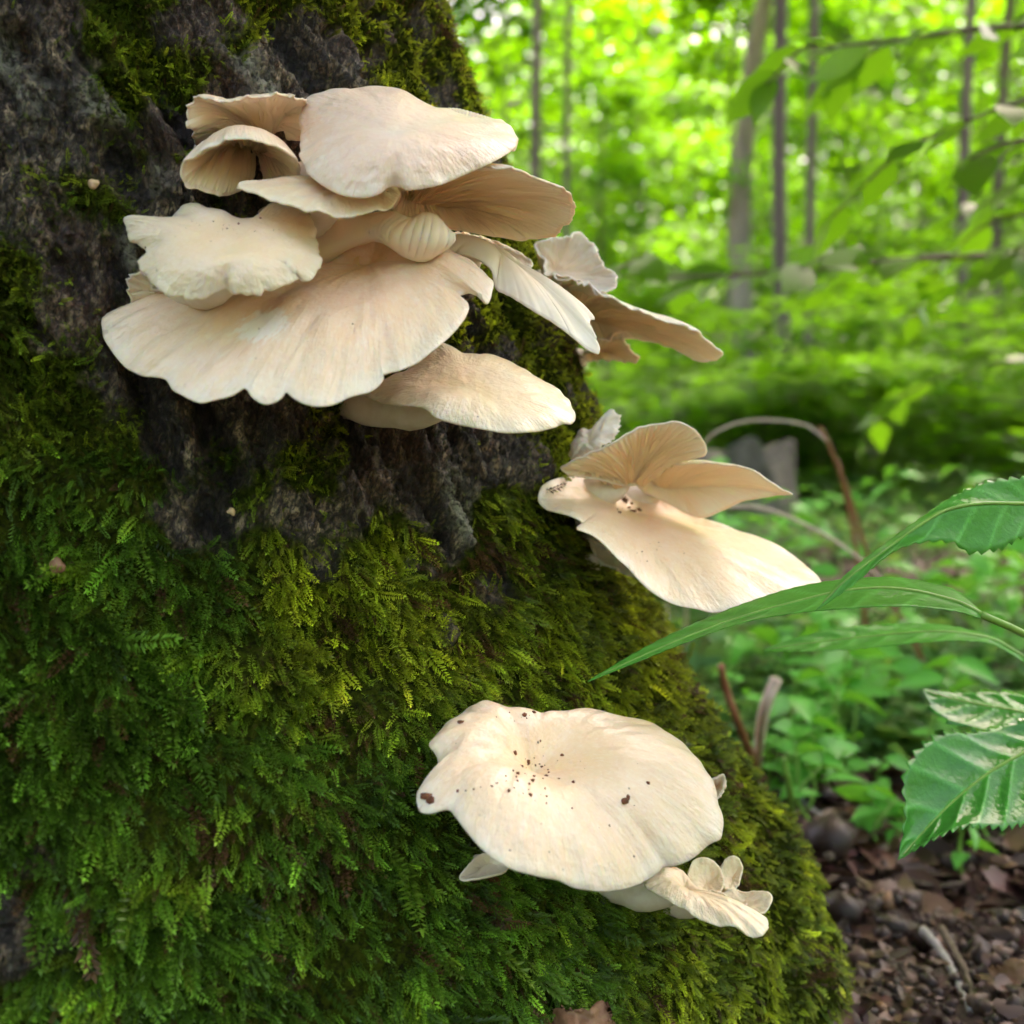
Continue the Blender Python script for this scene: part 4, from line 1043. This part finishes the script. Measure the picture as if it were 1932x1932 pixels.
# ------------------------------------------------------------------ generic leaf shapes
def leaf_mesh(name, L, W, mat, fold=0.25, droop=0.25):
    n = 11
    f = np.linspace(0, 1, n)
    wd = W * 0.5 * np.sin(np.pi * f ** 0.8) ** 1.15
    z = -droop * L * f ** 2
    mid = np.stack([0 * f, f * L, z], 1)
    l = mid + np.stack([-wd, 0 * f, wd * fold], 1); r = mid + np.stack([wd, 0 * f, wd * fold], 1)
    V = np.vstack([l, mid, r])
    Cc = np.zeros((len(V), 3)); Cc[n:2 * n] = 0.7
    uv = np.vstack([np.stack([f, 0 * f + k], 1) for k in (0, .5, 1)])
    m = mesh_np(name, V, grid_quads(3, n), 4, True, Cc, uv)
    m.materials.append(mat)
    return m
LM = {'branch': [leaf_mesh('understory_leaf', 0.098, 0.050, M['leaf_branch'], .08, d) for d in (.06, .15, .28)],
      'herb': [leaf_mesh('herb_leaf', 0.06, 0.032, M['leaf_herb'], .25, d) for d in (.15, .35, .6)],
      'red': [leaf_mesh('red_leaf', 0.05, 0.026, M['stem_red'], .25, .3)]}
def place_leaf(kind, P, direction, parent, scale=1.0, i=None, upv=(0, 0, 1)):
    me = LM[kind][random.randrange(len(LM[kind])) if i is None else i]
    o = bpy.data.objects.new('leaf', me); COL.objects.link(o)
    d = Vector(direction).normalized()
    x = d.cross(Vector(upv)); x = x.normalized() if x.length > 1e-4 else Vector((1, 0, 0))
    zv = x.cross(d)
    from mathutils import Matrix
    R = Matrix((x, d, zv)).transposed()
    roll = Matrix.Rotation(random.gauss(0, 0.5), 3, 'Y')
    o.parent = parent
    mtx = (R @ roll).to_4x4() @ Matrix.Scale(scale, 4)
    mtx.translation = Vector([float(c) for c in P]) - parent.location
    o.matrix_local = mtx
    return o

# ------------------------------------------------------------------ understory saplings with separate leaves (blurred branches at right)
def branchy_sapling(label, base_uvd, height, twigs, lscale=1.0, rad=.014, group=None):
    b = px(*[np.array(float(c)) for c in base_uvd]); b[2] = ground_h(b[0], b[1])
    root = empty('understory_sapling', b, label, 'sapling', group)
    stem_part('trunk', [b - np.array([0, 0, .03]), b + np.array([.02, .01, height * .5]), b + np.array([-.01, .02, height])], rad, rad * .5, M['twig'], root, 8)
    for tw in twigs:
        pts = px(*np.array(tw['path'], float).T)
        start = b + np.array([0.01, 0, max(0.1, pts[0][2] - b[2])])
        P = spline(np.vstack([start[None], pts]), 40)
        V, Lq, S = tube(P, np.linspace(.006, .0015, 40), 6)
        obj('branch', mesh_np('branch', V, Lq, S), M['twig'], root)
        n = tw['n']
        for k in range(n):
            f = tw.get('f0', .10) + (1 - tw.get('f0', .10)) * k / (n - 1)
            i = min(38, int(f * 39))
            T = P[i + 1] - P[i]; T /= np.linalg.norm(T)
            sd = np.cross(T, [0, 0, 1]); sd /= np.linalg.norm(sd)
            dr = T * 0.75 + sd * (1 if k % 2 else -1) * random.uniform(.5, 1.0) + np.array([0, 0, random.uniform(-.22, .12) - tw.get('droop', 0)])
            place_leaf('branch', P[i], dr, root, lscale * random.uniform(.8, 1.3), upv=(random.gauss(0, .2), random.uniform(-.5, .05), 1))
            if k % 3 == 1:                       # a side twig with its own leaves
                ln = random.uniform(.10, .2)
                dr /= np.linalg.norm(dr)
                Q = spline(np.array([P[i], P[i] + dr * ln * .5 + [0, 0, .012], P[i] + dr * ln - [0, 0, .01]]), 12)
                obj('twig', mesh_np('twig', *tube(Q, np.linspace(.0022, .001, 12), 5)), M['twig'], root)
                for q in range(5):
                    ii = min(10, 3 + q * 2)
                    t2 = Q[ii + 1] - Q[ii] if ii < 11 else Q[ii] - Q[ii - 1]
                    t2 = t2 / np.linalg.norm(t2); s2 = np.cross(t2, [0, 0, 1]); s2 /= np.linalg.norm(s2) + 1e-9
                    d2 = t2 * .8 + s2 * (1 if q % 2 else -1) * (.8 if q < 4 else 0) + np.array([0, 0, random.uniform(-.22, .12) - tw.get('droop', 0) * .6])
                    place_leaf('branch', Q[ii], d2, root, lscale * random.uniform(.7, 1.15), upv=(random.gauss(0, .2), random.uniform(-.5, .05), 1))
    return root
branchy_sapling('slender sapling with a long thin leafy branch reaching left across the view', (2150, 1300, 1.55), 1.2,
    [{'path': [(2050, 470, 1.55), (1900, 480, 1.5), (1700, 490, 1.45), (1500, 512, 1.42), (1300, 522, 1.40), (1130, 520, 1.38)], 'n': 19},
     {'path': [(2080, 420, 1.6), (1960, 400, 1.62), (1850, 430, 1.66), (1760, 520, 1.7)], 'n': 8},
     {'path': [(2060, 700, 1.75), (1940, 680, 1.8), (1800, 700, 1.9), (1680, 760, 1.95)], 'n': 9}], 0.78)
branchy_sapling('sapling with dark hanging leaves on a high branch at the right', (2260, 1250, 1.25), 1.3,
    [{'path': [(2150, 60, 1.25), (1932, 50, 1.2), (1800, 60, 1.18), (1700, 74, 1.17), (1560, 90, 1.16)], 'n': 11, 'droop': .15},
     {'path': [(2150, 150, 1.15), (2000, 170, 1.1), (1900, 200, 1.08), (1820, 230, 1.06)], 'n': 8, 'droop': .15},
     {'path': [(2150, 260, 1.2), (2000, 260, 1.12), (1900, 270, 1.1), (1830, 300, 1.08)], 'n': 7, 'droop': .2}], 0.68)

# ------------------------------------------------------------------ forest trees
def tree_meshes(idx, H, spread, nleaf, crown_lo, leafL, seed):
    r = np.random.default_rng(seed)
    bend = r.normal(0, 0.06 * H / 6, (6, 2)).cumsum(0)
    zz = np.linspace(-0.1, H, 6)
    path = np.column_stack([bend[:, 0] - bend[0, 0], bend[:, 1] - bend[0, 1], zz])
    P = spline(path, 24)
    # trunk radius is 1 here and scaled by the copy below through separate objects
    limbs, leaves, dirs = [], [], []
    nl = 20
    for k in range(nl):
        f = crown_lo + (0.98 - crown_lo) * (k + r.random()) / nl
        i = min(22, int(f * 23))
        a = r.uniform(0, 2 * np.pi)
        ln = spread * (1.15 - 0.7 * f) * r.uniform(0.6, 1.15)
        d = np.array([math.cos(a), math.sin(a), r.uniform(0.0, 0.35)])
        p0 = P[i]
        pts = spline(np.array([p0, p0 + d * ln * .5 + [0, 0, .08 * ln], p0 + d * ln + [0, 0, -.05 * ln]]), 10)
        limbs.append(tube(pts, np.linspace(.012, .003, 10) * H / 6, 5))
        m = nleaf // nl
        g = r.random(m) ** 0.6
        base = pts[np.clip((g * 9).astype(int), 0, 9)]
        off = r.normal(0, 1, (m, 3)) * np.array([.34, .34, .13]) * ln * 0.62
        leaves.append(base + off)
        dirs.append(off + d * 0.25)
    c = np.vstack(leaves); dr = np.vstack(dirs)
    n = len(c)
    dr[:, 2] = dr[:, 2] * 0.4 - 0.25 * np.abs(r.normal(0, .25, n))
    dr /= np.linalg.norm(dr, axis=1)[:, None] + 1e-9
    sd = np.cross(dr, np.array([0, 0, 1.0]) + r.normal(0, .38, (n, 3))); sd /= np.linalg.norm(sd, axis=1)[:, None] + 1e-9
    L = leafL * r.uniform(.7, 1.3, n)[:, None]; W = L * .30
    V = np.stack([c, c + dr * L * .45 + sd * W, c + dr * L, c + dr * L * .45 - sd * W], 1).reshape(-1, 3)
    crown = mesh_np('crown', V, np.arange(len(V)), 4, False)
    trunk = tube(P, np.linspace(1, .35, 24) * 0.045 * H / 6, 9)
    return mesh_np('trunk', *join([trunk])), mesh_np('limbs', *join(limbs)), crown
PROTO = [tree_meshes(i, H, sp, nl, lo, ll, 200 + i) for i, (H, sp, nl, lo, ll) in enumerate(
    [(7, 1.7, 6500, .06, .10), (6, 1.6, 6000, .04, .10), (9, 2.1, 7000, .08, .11), (5, 1.6, 5600, .03, .095), (11, 2.6, 6500, .16, .12), (2.2, 1.1, 2200, .03, .085), (10, 2.3, 5600, .46, .11)])]
ntree = 0
def forest_tree(u, dist, px_width, k, label, group=None, mat='trunk_far', kind='forest_tree', hs=1.0):
    """A tree whose trunk crosses picture column u at about eye height, dist metres away."""
    global ntree
    x = (u - HALF) / F_PX * dist
    y = dist
    b = (x, y, float(ground_h(np.array(x), np.array(y))))
    root = empty(kind, b, label, 'shrub' if kind == 'leafy_shrub' else 'tree', group)
    tm, lm, cm = PROTO[k]
    H = (7, 6, 9, 5, 11, 2.2, 10)[k]
    want = 1.05 * px_width * dist / F_PX / 2
    s = want / (0.045 * H / 6)
    rz = random.uniform(0, 6.28)
    t = bpy.data.objects.new('trunk', tm); COL.objects.link(t); t.parent = root
    t.scale = (s, s, hs); t.rotation_euler = (0, 0, rz)
    if len(tm.materials) == 0: tm.materials.append(M['trunk_far'])
    if mat != 'trunk_far':
        t.material_slots[0].link = 'OBJECT'; t.material_slots[0].material = M[mat]
    for nm, me, mt in (('limb', lm, 'trunk_far'), ('crown', cm, 'leaf_tree')):
        o = bpy.data.objects.new(nm, me); COL.objects.link(o); o.parent = root; o.rotation_euler = (0, 0, rz); o.scale = (1, 1, hs)
        if len(me.materials) == 0: me.materials.append(M[mt])
        if nm == 'limb': o['kind'] = 'stuff'
    ntree += 1
    return root
SP = 'slender forest trees'
for a in [
    (1030, 8.5, 22, 6, 'dark slender tree just right of the leaning trunk', None),
    (1068, 9.2, 14, 6, 'thinner dark tree close beside the dark slender tree by the leaning trunk', None),
    (1487, 6.0, 28, 6, 'dark crooked tree standing behind the thin leafy branch', None),
    (1520, 6.8, 18, 6, 'thin tree at the foot of the dark crooked tree', None),
    (1422, 11.0, 46, 6, 'thick pale barked tree behind the grey stump', None, 'trunk_pale'),
    (1825, 8.0, 24, 6, 'dark straight tree behind the hanging leaves at the right', None),
    (1893, 10.0, 24, 6, 'dark tree next to the straight one behind the hanging leaves', None)]:
    forest_tree(*a)
for i in range(46):
    d = 10 + 18 * (i / 45) ** 0.9
    half = 1000 + 150
    u = random.uniform(880, 2250) if i % 4 else random.uniform(-300, 2600)
    forest_tree(u, d + random.uniform(-.6, .6), random.uniform(5, 12), random.randrange(5), 'slender green leaved tree in the woods beyond the leaning trunk', SP, hs=random.uniform(.85, 1.25))

for i in range(40):
    d = 4.2 + 9 * (i / 39)
    forest_tree(random.uniform(1130 if i % 2 else 1500, 2080), d, random.uniform(4, 7), 5, 'low leafy shrub in the undergrowth beyond the leaning trunk', 'leafy shrubs in the undergrowth', kind='leafy_shrub', hs=random.uniform(.2, .4) if i < 14 else random.uniform(.3, .7))
# far wood that closes the view
def far_wood():
    r = np.random.default_rng(55)
    n = 150000
    x = r.uniform(-18, 38, n); y = r.uniform(27, 46, n)
    z = r.uniform(0.1, 22, n)
    # unseen leaves added behind the viewer to darken the low-angle light
    nb = 2500
    a = r.uniform(math.radians(150), math.radians(390), nb); q = r.uniform(4.5, 9, nb)
    x = np.concatenate([x, q * np.cos(a)]); y = np.concatenate([y, q * np.sin(a) - 0.5]); z = np.concatenate([z, r.uniform(.1, 3.8, nb)])
    den = fbm(x * .35, y * .35, z * .45, 3, 301) > -0.75
    x, y, z = x[den], y[den], z[den]; n = len(x)
    c = np.stack([x, y, z], 1)
    dr = r.normal(0, 1, (n, 3)); dr[:, 2] = dr[:, 2] * .5 - .2; dr /= np.linalg.norm(dr, axis=1)[:, None]
    sd = np.cross(dr, np.array([0, 0, 1.0]) + r.normal(0, .4, (n, 3))); sd /= np.linalg.norm(sd, axis=1)[:, None]
    L = r.uniform(.30, .56, n)[:, None]; W = L * .36
    V = np.stack([c, c + dr * L * .45 + sd * W, c + dr * L, c + dr * L * .45 - sd * W], 1).reshape(-1, 3)
    o = obj('far_wood', mesh_np('far_wood', V, np.arange(len(V)), 4, False), M['leaf_far'])
    tag(o, 'bright green mass of leaves in the far wood, with unseen leaves added behind the viewer', 'foliage', kind='stuff')
far_wood()

# crown added to the leaning tree, unseen overhead, placed and thickened for shade
def shade_crown():
    r = np.random.default_rng(91)
    limbs = []
    for k in range(9):
        a = 2 * np.pi * k / 9 + .3
        p0 = np.array([-.75, .66, 4.4 + .12 * k]); d = np.array([math.cos(a), math.sin(a), .45])
        limbs.append(tube(spline(np.array([p0, p0 + d * 1.2, p0 + d * 2.6 + [0, 0, .3]]), 10), np.linspace(.06, .015, 10), 7))
    for lb in limbs: obj('limb', mesh_np('limb', *lb), M['trunk_far'], tree)
    n = 34000
    q = r.normal(0, 1, (n, 3)); q /= np.linalg.norm(q, axis=1)[:, None]
    q *= r.random(n)[:, None] ** (1 / 2.2)
    c = q * np.array([3.6, 3.6, 1.3]) + np.array([.1, 1.8, 5.3])
    dr = r.normal(0, 1, (n, 3)); dr[:, 2] = dr[:, 2] * .3 - .2; dr /= np.linalg.norm(dr, axis=1)[:, None]
    sd = np.cross(dr, np.array([0, 0, 1.0]) + r.normal(0, .3, (n, 3))); sd /= np.linalg.norm(sd, axis=1)[:, None]
    L = r.uniform(.10, .17, n)[:, None]; W = L * .33
    V = np.stack([c, c + dr * L * .45 + sd * W, c + dr * L, c + dr * L * .45 - sd * W], 1).reshape(-1, 3)
    obj('crown', mesh_np('crown', V, np.arange(len(V)), 4, False), M['leaf_tree'], tree)
shade_crown()

# ------------------------------------------------------------------ forest floor
def quads_cloud(c, dr, sd, L, W, curl=0.0):
    n = len(c); up = np.cross(sd, dr)
    L = L[:, None]; W = W[:, None]
    V = np.stack([c, c + dr * L * .5 + sd * W + up * (W * curl), c + dr * L, c + dr * L * .5 - sd * W + up * (W * curl)], 1)
    tri = (np.arange(n)[:, None] * 4 + np.array([0, 1, 2, 0, 2, 3])[None]).ravel()
    return V.reshape(-1, 3), tri
def litter():
    r = np.random.default_rng(13)
    n = 11000
    y = 0.45 + 7.5 * r.random(n) ** 1.9
    x = r.uniform(-.12, .62, n) * y + r.uniform(0, .25, n)
    out = trunk_inside(np.stack([x, y, 0 * x], 1)) > 1.02
    x, y = x[out], y[out]; n = len(x)
    bare = (x > .2) & (y < .80)
    L = r.uniform(.012, .055, n) * np.where(bare, .35, 1); W = L * r.uniform(.22, .36, n)
    z = ground_h(x, y) + r.uniform(.001, .010, n)
    a = r.uniform(0, 2 * np.pi, n)
    dr = np.stack([np.cos(a), np.sin(a), r.normal(0, .25, n)], 1); dr /= np.linalg.norm(dr, axis=1)[:, None]
    upv = np.array([0, 0, 1.0]) + r.normal(0, .35, (n, 3))
    sd = np.cross(dr, upv); sd /= np.linalg.norm(sd, axis=1)[:, None]
    # each dead leaf: a pointed oval of eight rim points round a middle, cupped and twisted
    upn = np.cross(sd, dr)
    ff = np.array([0, .18, .5, .82, 1.0, .82, .5, .18]); ss = np.array([0, .8, 1.0, .62, 0, -.62, -1.0, -.8])
    cup = r.uniform(-.5, 1.1, n); tw_ = r.normal(0, .5, n)
    c0 = np.stack([x, y, z], 1)
    jit = 1 + r.normal(0, .13, (n, 8))
    rim = c0[:, None] + dr[:, None] * (L[:, None] * (ff - .5))[..., None] + sd[:, None] * (W[:, None] * ss * jit)[..., None] + upn[:, None] * (W[:, None] * (cup[:, None] * (np.abs(ss) ** 2 * .8 + (ff - .5) ** 2 * 1.6) + tw_[:, None] * ss * (ff - .5)))[..., None]
    V = np.concatenate([c0[:, None], rim], 1).reshape(-1, 3)
    kx = np.arange(8)
    tri = (np.arange(n)[:, None, None] * 9 + np.stack([0 * kx, 1 + kx, 1 + (kx + 1) % 8], -1)[None]).ravel()
    pal = np.array([[.12, .045, .026], [.19, .080, .05], [.08, .034, .022], [.26, .13, .085], [.17, .06, .045], [.18, .10, .04]])
    C = pal[r.integers(0, len(pal), n)] * r.uniform(.22, .7, (n, 1))
    o = obj('leaf_litter', mesh_np('leaf_litter', V, tri, 3, True, np.repeat(C, 9, 0)), M['litter'])
    tag(o, 'brown wet dead leaves scattered over the forest floor', 'leaf litter', kind='stuff')
    # crumbs of soil near the trunk foot
    import bmesh
    bmx = bmesh.new(); bmesh.ops.create_icosphere(bmx, subdivisions=1, radius=1)
    vv = np.array([q.co[:] for q in bmx.verts]); ff = np.array([[q.index for q in f.verts] for f in bmx.faces]); bmx.free()
    n = 8000
    x = r.uniform(.14, .60, n); y = .45 + .65 * r.random(n)
    out = trunk_inside(np.stack([x, y, 0 * x], 1)) > 1.0
    x, y = x[out], y[out]; n = len(x)
    s = np.exp(r.normal(-6.05, .6, n))
    P = np.stack([x, y, ground_h(x, y) + s * .3], 1)
    V = P[:, None] + vv[None] * s[:, None, None] * r.uniform(.5, 1.3, (n, len(vv), 1))
    tri = (np.arange(n)[:, None, None] * len(vv) + ff[None]).ravel()
    pal = np.array([[.03, .015, .010], [.06, .032, .022], [.10, .055, .04], [.15, .09, .06], [.20, .10, .05]])
    C = pal[np.minimum(4, (r.random(n) ** 1.6 * 5).astype(int))] * r.uniform(.7, 1.3, (n, 1))
    o = obj('soil_crumbs', mesh_np('soil_crumbs', V.reshape(-1, 3), tri, 3, False, np.repeat(C, len(vv), 0)), M['litter'])
    tag(o, 'dark crumbly soil clods at the foot of the trunk', 'soil', kind='stuff')
litter()
def ground_cover():
    r = np.random.default_rng(29)
    n = 40000
    y = 1.15 + 30 * r.random(n) ** 2.0
    x = r.uniform(-.05, .56, n) * y + r.normal(0, .2, n)
    keep = fbm(x * 1.3, y * 1.3, .2, 3, 401) + sstep(1.0, 3.0, y) * .55 > .12
    x, y = x[keep], y[keep]; n = len(x)
    hmax = .03 + .22 * sstep(1.0, 4.0, y) * (0.6 + 0.5 * noise(x * 1.1, y * 1.1, .4, 402))
    z = ground_h(x, y) + r.random(n) ** .7 * np.maximum(.02, hmax) * (1 + .1 * np.maximum(0, y - 4))
    L = r.uniform(.022, .06, n) * (1 + .22 * np.maximum(0, y - 3)); W = L * r.uniform(.18, .30, n)
    a = r.uniform(0, 2 * np.pi, n)
    dr = np.stack([np.cos(a), np.sin(a), r.normal(-.05, .3, n)], 1); dr /= np.linalg.norm(dr, axis=1)[:, None]
    sd = np.cross(dr, np.array([0, 0, 1.0]) + r.normal(0, .35, (n, 3))); sd /= np.linalg.norm(sd, axis=1)[:, None]
    V, tri = quads_cloud(np.stack([x, y, z], 1), dr, sd, L, W, .3)
    k = r.random((n, 1))
    C = (np.array([.05, .16, .045]) * (1 - k) + np.array([.11, .20, .025]) * k) * r.uniform(.7, 1.5, (n, 1))
    o = obj('ground_cover', mesh_np('ground_cover', V, tri, 3, False, np.repeat(C, 4, 0)), M['cover'])
    tag(o, 'low green leafy plants carpeting the forest floor behind the trunk', 'ground cover', kind='stuff')
ground_cover()

# individual herbs
def herb(u, v, height, n, label, group, scale=1.0, red=False, spread=.6):
    b = ground_px(u, v); b[2] = ground_h(b[0], b[1])
    root = empty('forest_herb', b, label, 'plant', group)
    lean = np.array([random.gauss(0, .12), random.gauss(0, .12), 1.0])
    tip = b + lean * height
    stem_part('stem', [b - [0, 0, .01], b + lean * height * .5 + np.array([random.gauss(0, .01), 0, 0]), tip], .0022, .0011, M['stem_red'] if red else M['stem_green'], root, 6)
    a = random.uniform(0, 6.28)
    for k in range(n):
        f = .3 + .7 * (k + 1) / n
        a += 2.4
        p = b + lean * height * f
        place_leaf('herb', p, (math.cos(a), math.sin(a), random.uniform(-.1, .5)), root, scale * random.uniform(.7, 1.2))
    return root
HG = 'small green herbs on the forest floor'
for i in range(60):
    v = 1010 + 540 * (i / 59)
    u = random.uniform(1250 + 250 * max(0, (v - 1200) / 300), 2020)
    dist = .36 * F_PX / (v - 800)
    herb(u, v, random.uniform(.05, .16) * min(1.6, dist / 1.3), random.randint(4, 8), 'small green herb with pointed leaves on the forest floor', HG, random.uniform(.6, 1.0) * min(1.6, .6 + dist / 3))
for k in range(16):
    herb(random.uniform(1470, 1720), random.uniform(1430, 1610), random.uniform(.03, .08), random.randint(3, 6), 'small green herb with pointed leaves on the forest floor', HG, random.uniform(.4, .7))
herb(1820, 1640, .055, 5, 'young seedling with bright leaves sprouting from the soil below the wet leaf', None, .5)
herb(1885, 1600, .05, 4, 'tiny seedling next to the young one below the wet leaf', None, .45)

def loose_stem(name, label, cat, pts, r0, r1, mat, group=None):
    P = spline(px(*np.array(pts, float).T), 40)
    V, L, S = tube(P, np.linspace(r0, r1, 40), 8)
    c = P[0]
    o = obj(name, mesh_np(name, V - c, L, S), mat); o.location = c
    return tag(o, label, cat, group)
def gp(u, v):
    p = ground_px(u, v, 0.0); return (u, v, (p - CAM) @ FWD)
loose_stem('dead_grass', 'pale dry arching stem rising behind the gilled fan of the middle cluster', 'stem', [gp(1250, 1330), (1270, 1000, 1.3), (1320, 850, 1.25), (1380, 802, 1.2), (1450, 793, 1.2), (1520, 802, 1.2), (1560, 832, 1.2)], .0026, .0014, M['stem_dry'])
loose_stem('dead_grass', 'pink brown arching stem behind the pointed folded mushroom', 'stem', [gp(1290, 1260), (1310, 1000, 1.15), (1380, 957, 1.1), (1450, 962, 1.1), (1530, 995, 1.1), (1610, 1045, 1.1), (1690, 1120, 1.12)], .0030, .0016, M['stem_dry'])
loose_stem('bare_shoot', 'thin red brown stem leaning upright behind the arching green leaves', 'stem', [gp(1760, 1310), (1720, 1200, 1.4), (1650, 1080, 1.4), (1600, 930, 1.38), (1560, 830, 1.36), (1545, 805, 1.36)], .003, .0025, M['stem_red'])
loose_stem('bare_shoot', 'short red brown stem behind the tip of the pointed folded mushroom', 'stem', [gp(1640, 1290), (1625, 1100, 1.45), (1605, 980, 1.44), (1585, 890, 1.42), (1578, 868, 1.42)], .003, .003, M['stem_red'])
loose_stem('dead_grass', 'curled pinkish dry blade on the mossy slope edge', 'blade', [gp(1425, 1470), (1440, 1350, .98), (1465, 1280, .97)], .004, .0055, M['stem_dry'])
loose_stem('bare_shoot', 'orange brown bent stem beside the curled pinkish dry blade', 'stem', [gp(1440, 1480), (1395, 1370, .97), (1370, 1300, .96), (1360, 1255, .95)], .0045, .003, M['stem_red'])
loose_stem('wild_grass', 'bright green grass blade at the edge of the mossy slope', 'grass', [gp(1495, 1560), (1490, 1490, .93), (1478, 1430, .92)], .0045, .002, M['stem_green'])
for k in range(14):
    u = random.uniform(1330, 1640); v = random.uniform(1290, 1500) + max(0, (1420 - u)) * -.3
    d0 = gp(u, v)[2]; hh = random.uniform(60, 170); du = random.uniform(-50, 50)
    loose_stem('wild_grass', 'thin green grass blade standing behind the mossy slope', 'grass', [(u, v, d0), (u + du * .3, v - hh * .6, d0), (u + du, v - hh, d0)], .0022, .0008, M['stem_green'], 'grass blades behind the mossy slope')
tw = [('grey twig lying on the litter left of the wet leaf', [(1490, 1505), (1560, 1550), (1625, 1568)], .005, 'twig_grey'),
      ('pale stick lying on the bare soil, pointing at the trunk foot', [(1740, 1790), (1785, 1850), (1830, 1960)], .0032, 'twig_grey'),
      ('brown stick lying beside the pale stick on the bare soil', [(1775, 1795), (1815, 1870), (1845, 1965)], .0026, 'twig'),
      ('short brown twig across the litter above the soil mound', [(1560, 1640), (1600, 1600), (1660, 1585)], .004, 'twig'),
      ('thin brown twig near the young seedling', [(1680, 1640), (1760, 1660), (1850, 1650)], .003, 'twig')]
for lb, pts, r0, mt in tw:
    P = np.array([ground_px(u, v) for u, v in pts]); P[:, 2] = ground_h(P[:, 0], P[:, 1]) + r0 * .6; P[:, 2] = np.maximum(P[:, 2], P[:, 2].mean() + .008)
    P = spline(P, 24)
    P = P + rng.normal(0, r0 * .12, P.shape)
    V, L, S = tube(P, np.linspace(r0, r0 * .6, 24), 8)
    c = P[0]; o = obj('fallen_twig', mesh_np('fallen_twig', V - c, L, S), M[mt]); o.location = c
    tag(o, lb, 'twig')

# weathered stump behind the middle cluster
def stump():
    b = ground_px(1400, 1010); b[2] = ground_h(b[0], b[1]) - .02
    th = np.linspace(0, 2 * np.pi, 48, endpoint=False); z = np.linspace(0, 1, 26)
    TH, Z = np.meshgrid(th, z)
    r = .17 * (1 + .45 * (1 - Z) ** 3 - .15 * Z) * (1 + .10 * fbm(np.cos(TH) * 2, np.sin(TH) * 2, Z * 1.5, 3, 501) + .06 * np.cos(5 * TH))
    h = .30 * (1 + .35 * noise(np.cos(TH) * 2.2, np.sin(TH) * 2.2, 0.1, 505))
    V = np.stack([r * np.cos(TH), r * np.sin(TH), Z * h], -1).reshape(-1, 3)
    V = np.vstack([V, [[0, 0, .28]]])
    q = grid_quads(26, 48, True); i = np.arange(48)
    f = np.stack([25 * 48 + i, 25 * 48 + (i + 1) % 48, np.full(48, 26 * 48)], -1)
    o = obj('tree_stump', mesh_np('tree_stump', V, np.concatenate([q.ravel(), f.ravel()]), np.concatenate([np.full(len(q), 4), np.full(48, 3)])), M['rock'])
    o.location = b; tag(o, 'grey weathered stump on the forest floor behind the middle cluster', 'stump')
stump()

# brown curled dead leaves
def dead_leaf(label, u0, v0, d, wpx, hpx, tilt=0.5, name='dead_leaf'):
    n = 24
    X, Y = np.meshgrid(np.linspace(-1, 1, n), np.linspace(-1, 1, n))
    R = np.sqrt(X ** 2 + Y ** 2)
    k = 1 / np.maximum(1, R * 1.0 / (1 + .12 * np.sin(5 * np.arctan2(Y, X) + u0)))
    X, Y = X * k, Y * k
    s = d / F_PX
    P = px(np.array(float(u0)), np.array(float(v0)), np.array(d))
    Q = X[..., None] * RGT * wpx * s + Y[..., None] * (UPV * hpx * s * (1 - tilt * .3) - FWD * 0) + (-(1 - X ** 2) * .012 + .004 * fbm(X * 2, Y * 2, u0, 3, 7) + .012 * Y)[..., None] * FWD
    o = obj(name, mesh_np(name, Q.reshape(-1, 3), grid_quads(n, n), 4), M['deadleaf'])
    o.location = P
    so = o.modifiers.new('thickness', 'SOLIDIFY'); so.thickness = .0012
    return tag(o, label, 'leaf')
dead_leaf('brown wilted leaf curled against the moss below the lower cluster', 1102, 1945, (trunk_depth(1102, 1925) or .42) - .022, 66, 52)
g = gp(1935, 1880)
dead_leaf('curled reddish brown leaf lying on the soil by the sticks', 1922, 1858, g[2] - .02, 46, 60)
def button(label, u, v, r, mat, off=.006):
    d = (trunk_depth(u, v) or .5) - off
    P = px(np.array(float(u)), np.array(float(v)), np.array(d))
    th = np.linspace(0, 2 * np.pi, 20, endpoint=False); ph = np.linspace(-1.5, 1.5, 11)
    TH, PH = np.meshgrid(th, ph)
    rr = r * (1 + .10 * np.cos(3 * TH + u) * np.cos(PH)) * (1 + .2 * noise(np.cos(TH) * 2 + u, np.sin(TH) * 2, PH, 3))
    V = np.stack([rr * np.cos(PH) * np.cos(TH), rr * .6 * np.sin(PH), rr * np.cos(PH) * np.sin(TH)], -1).reshape(-1, 3)
    q = grid_quads(11, 20, True)
    caps = np.concatenate([np.arange(19, -1, -1), np.arange(200, 220)])
    o = obj('fungus_button', mesh_np('fungus_button', V, np.concatenate([q.ravel(), caps]), np.concatenate([np.full(len(q), 4), [20, 20]])), M[mat])
    o.location = P
    st = tube(np.array([[0, 0, 0], [0, (off + .006) * .5, 0], [0, off + .006, -.001]]), np.array([r * .5, r * .4, r * .4]), 8)
    obj('stem', mesh_np('stem', *st), M['stem'], o)
    return tag(o, label, 'fungus')
button('tiny orange cream fungus button on bare bark left of the upper cluster', 175, 347, .0022, 'button')
button('tiny pale fungus button in the moss below the largest shelf', 437, 965, .0016, 'button')
button('tiny brown fungus button deep in the moss left of the trunk', 108, 1068, .0030, 'deadleaf', .010)
print('TREES', ntree, 'MUSHROOMS', len(MUSH))
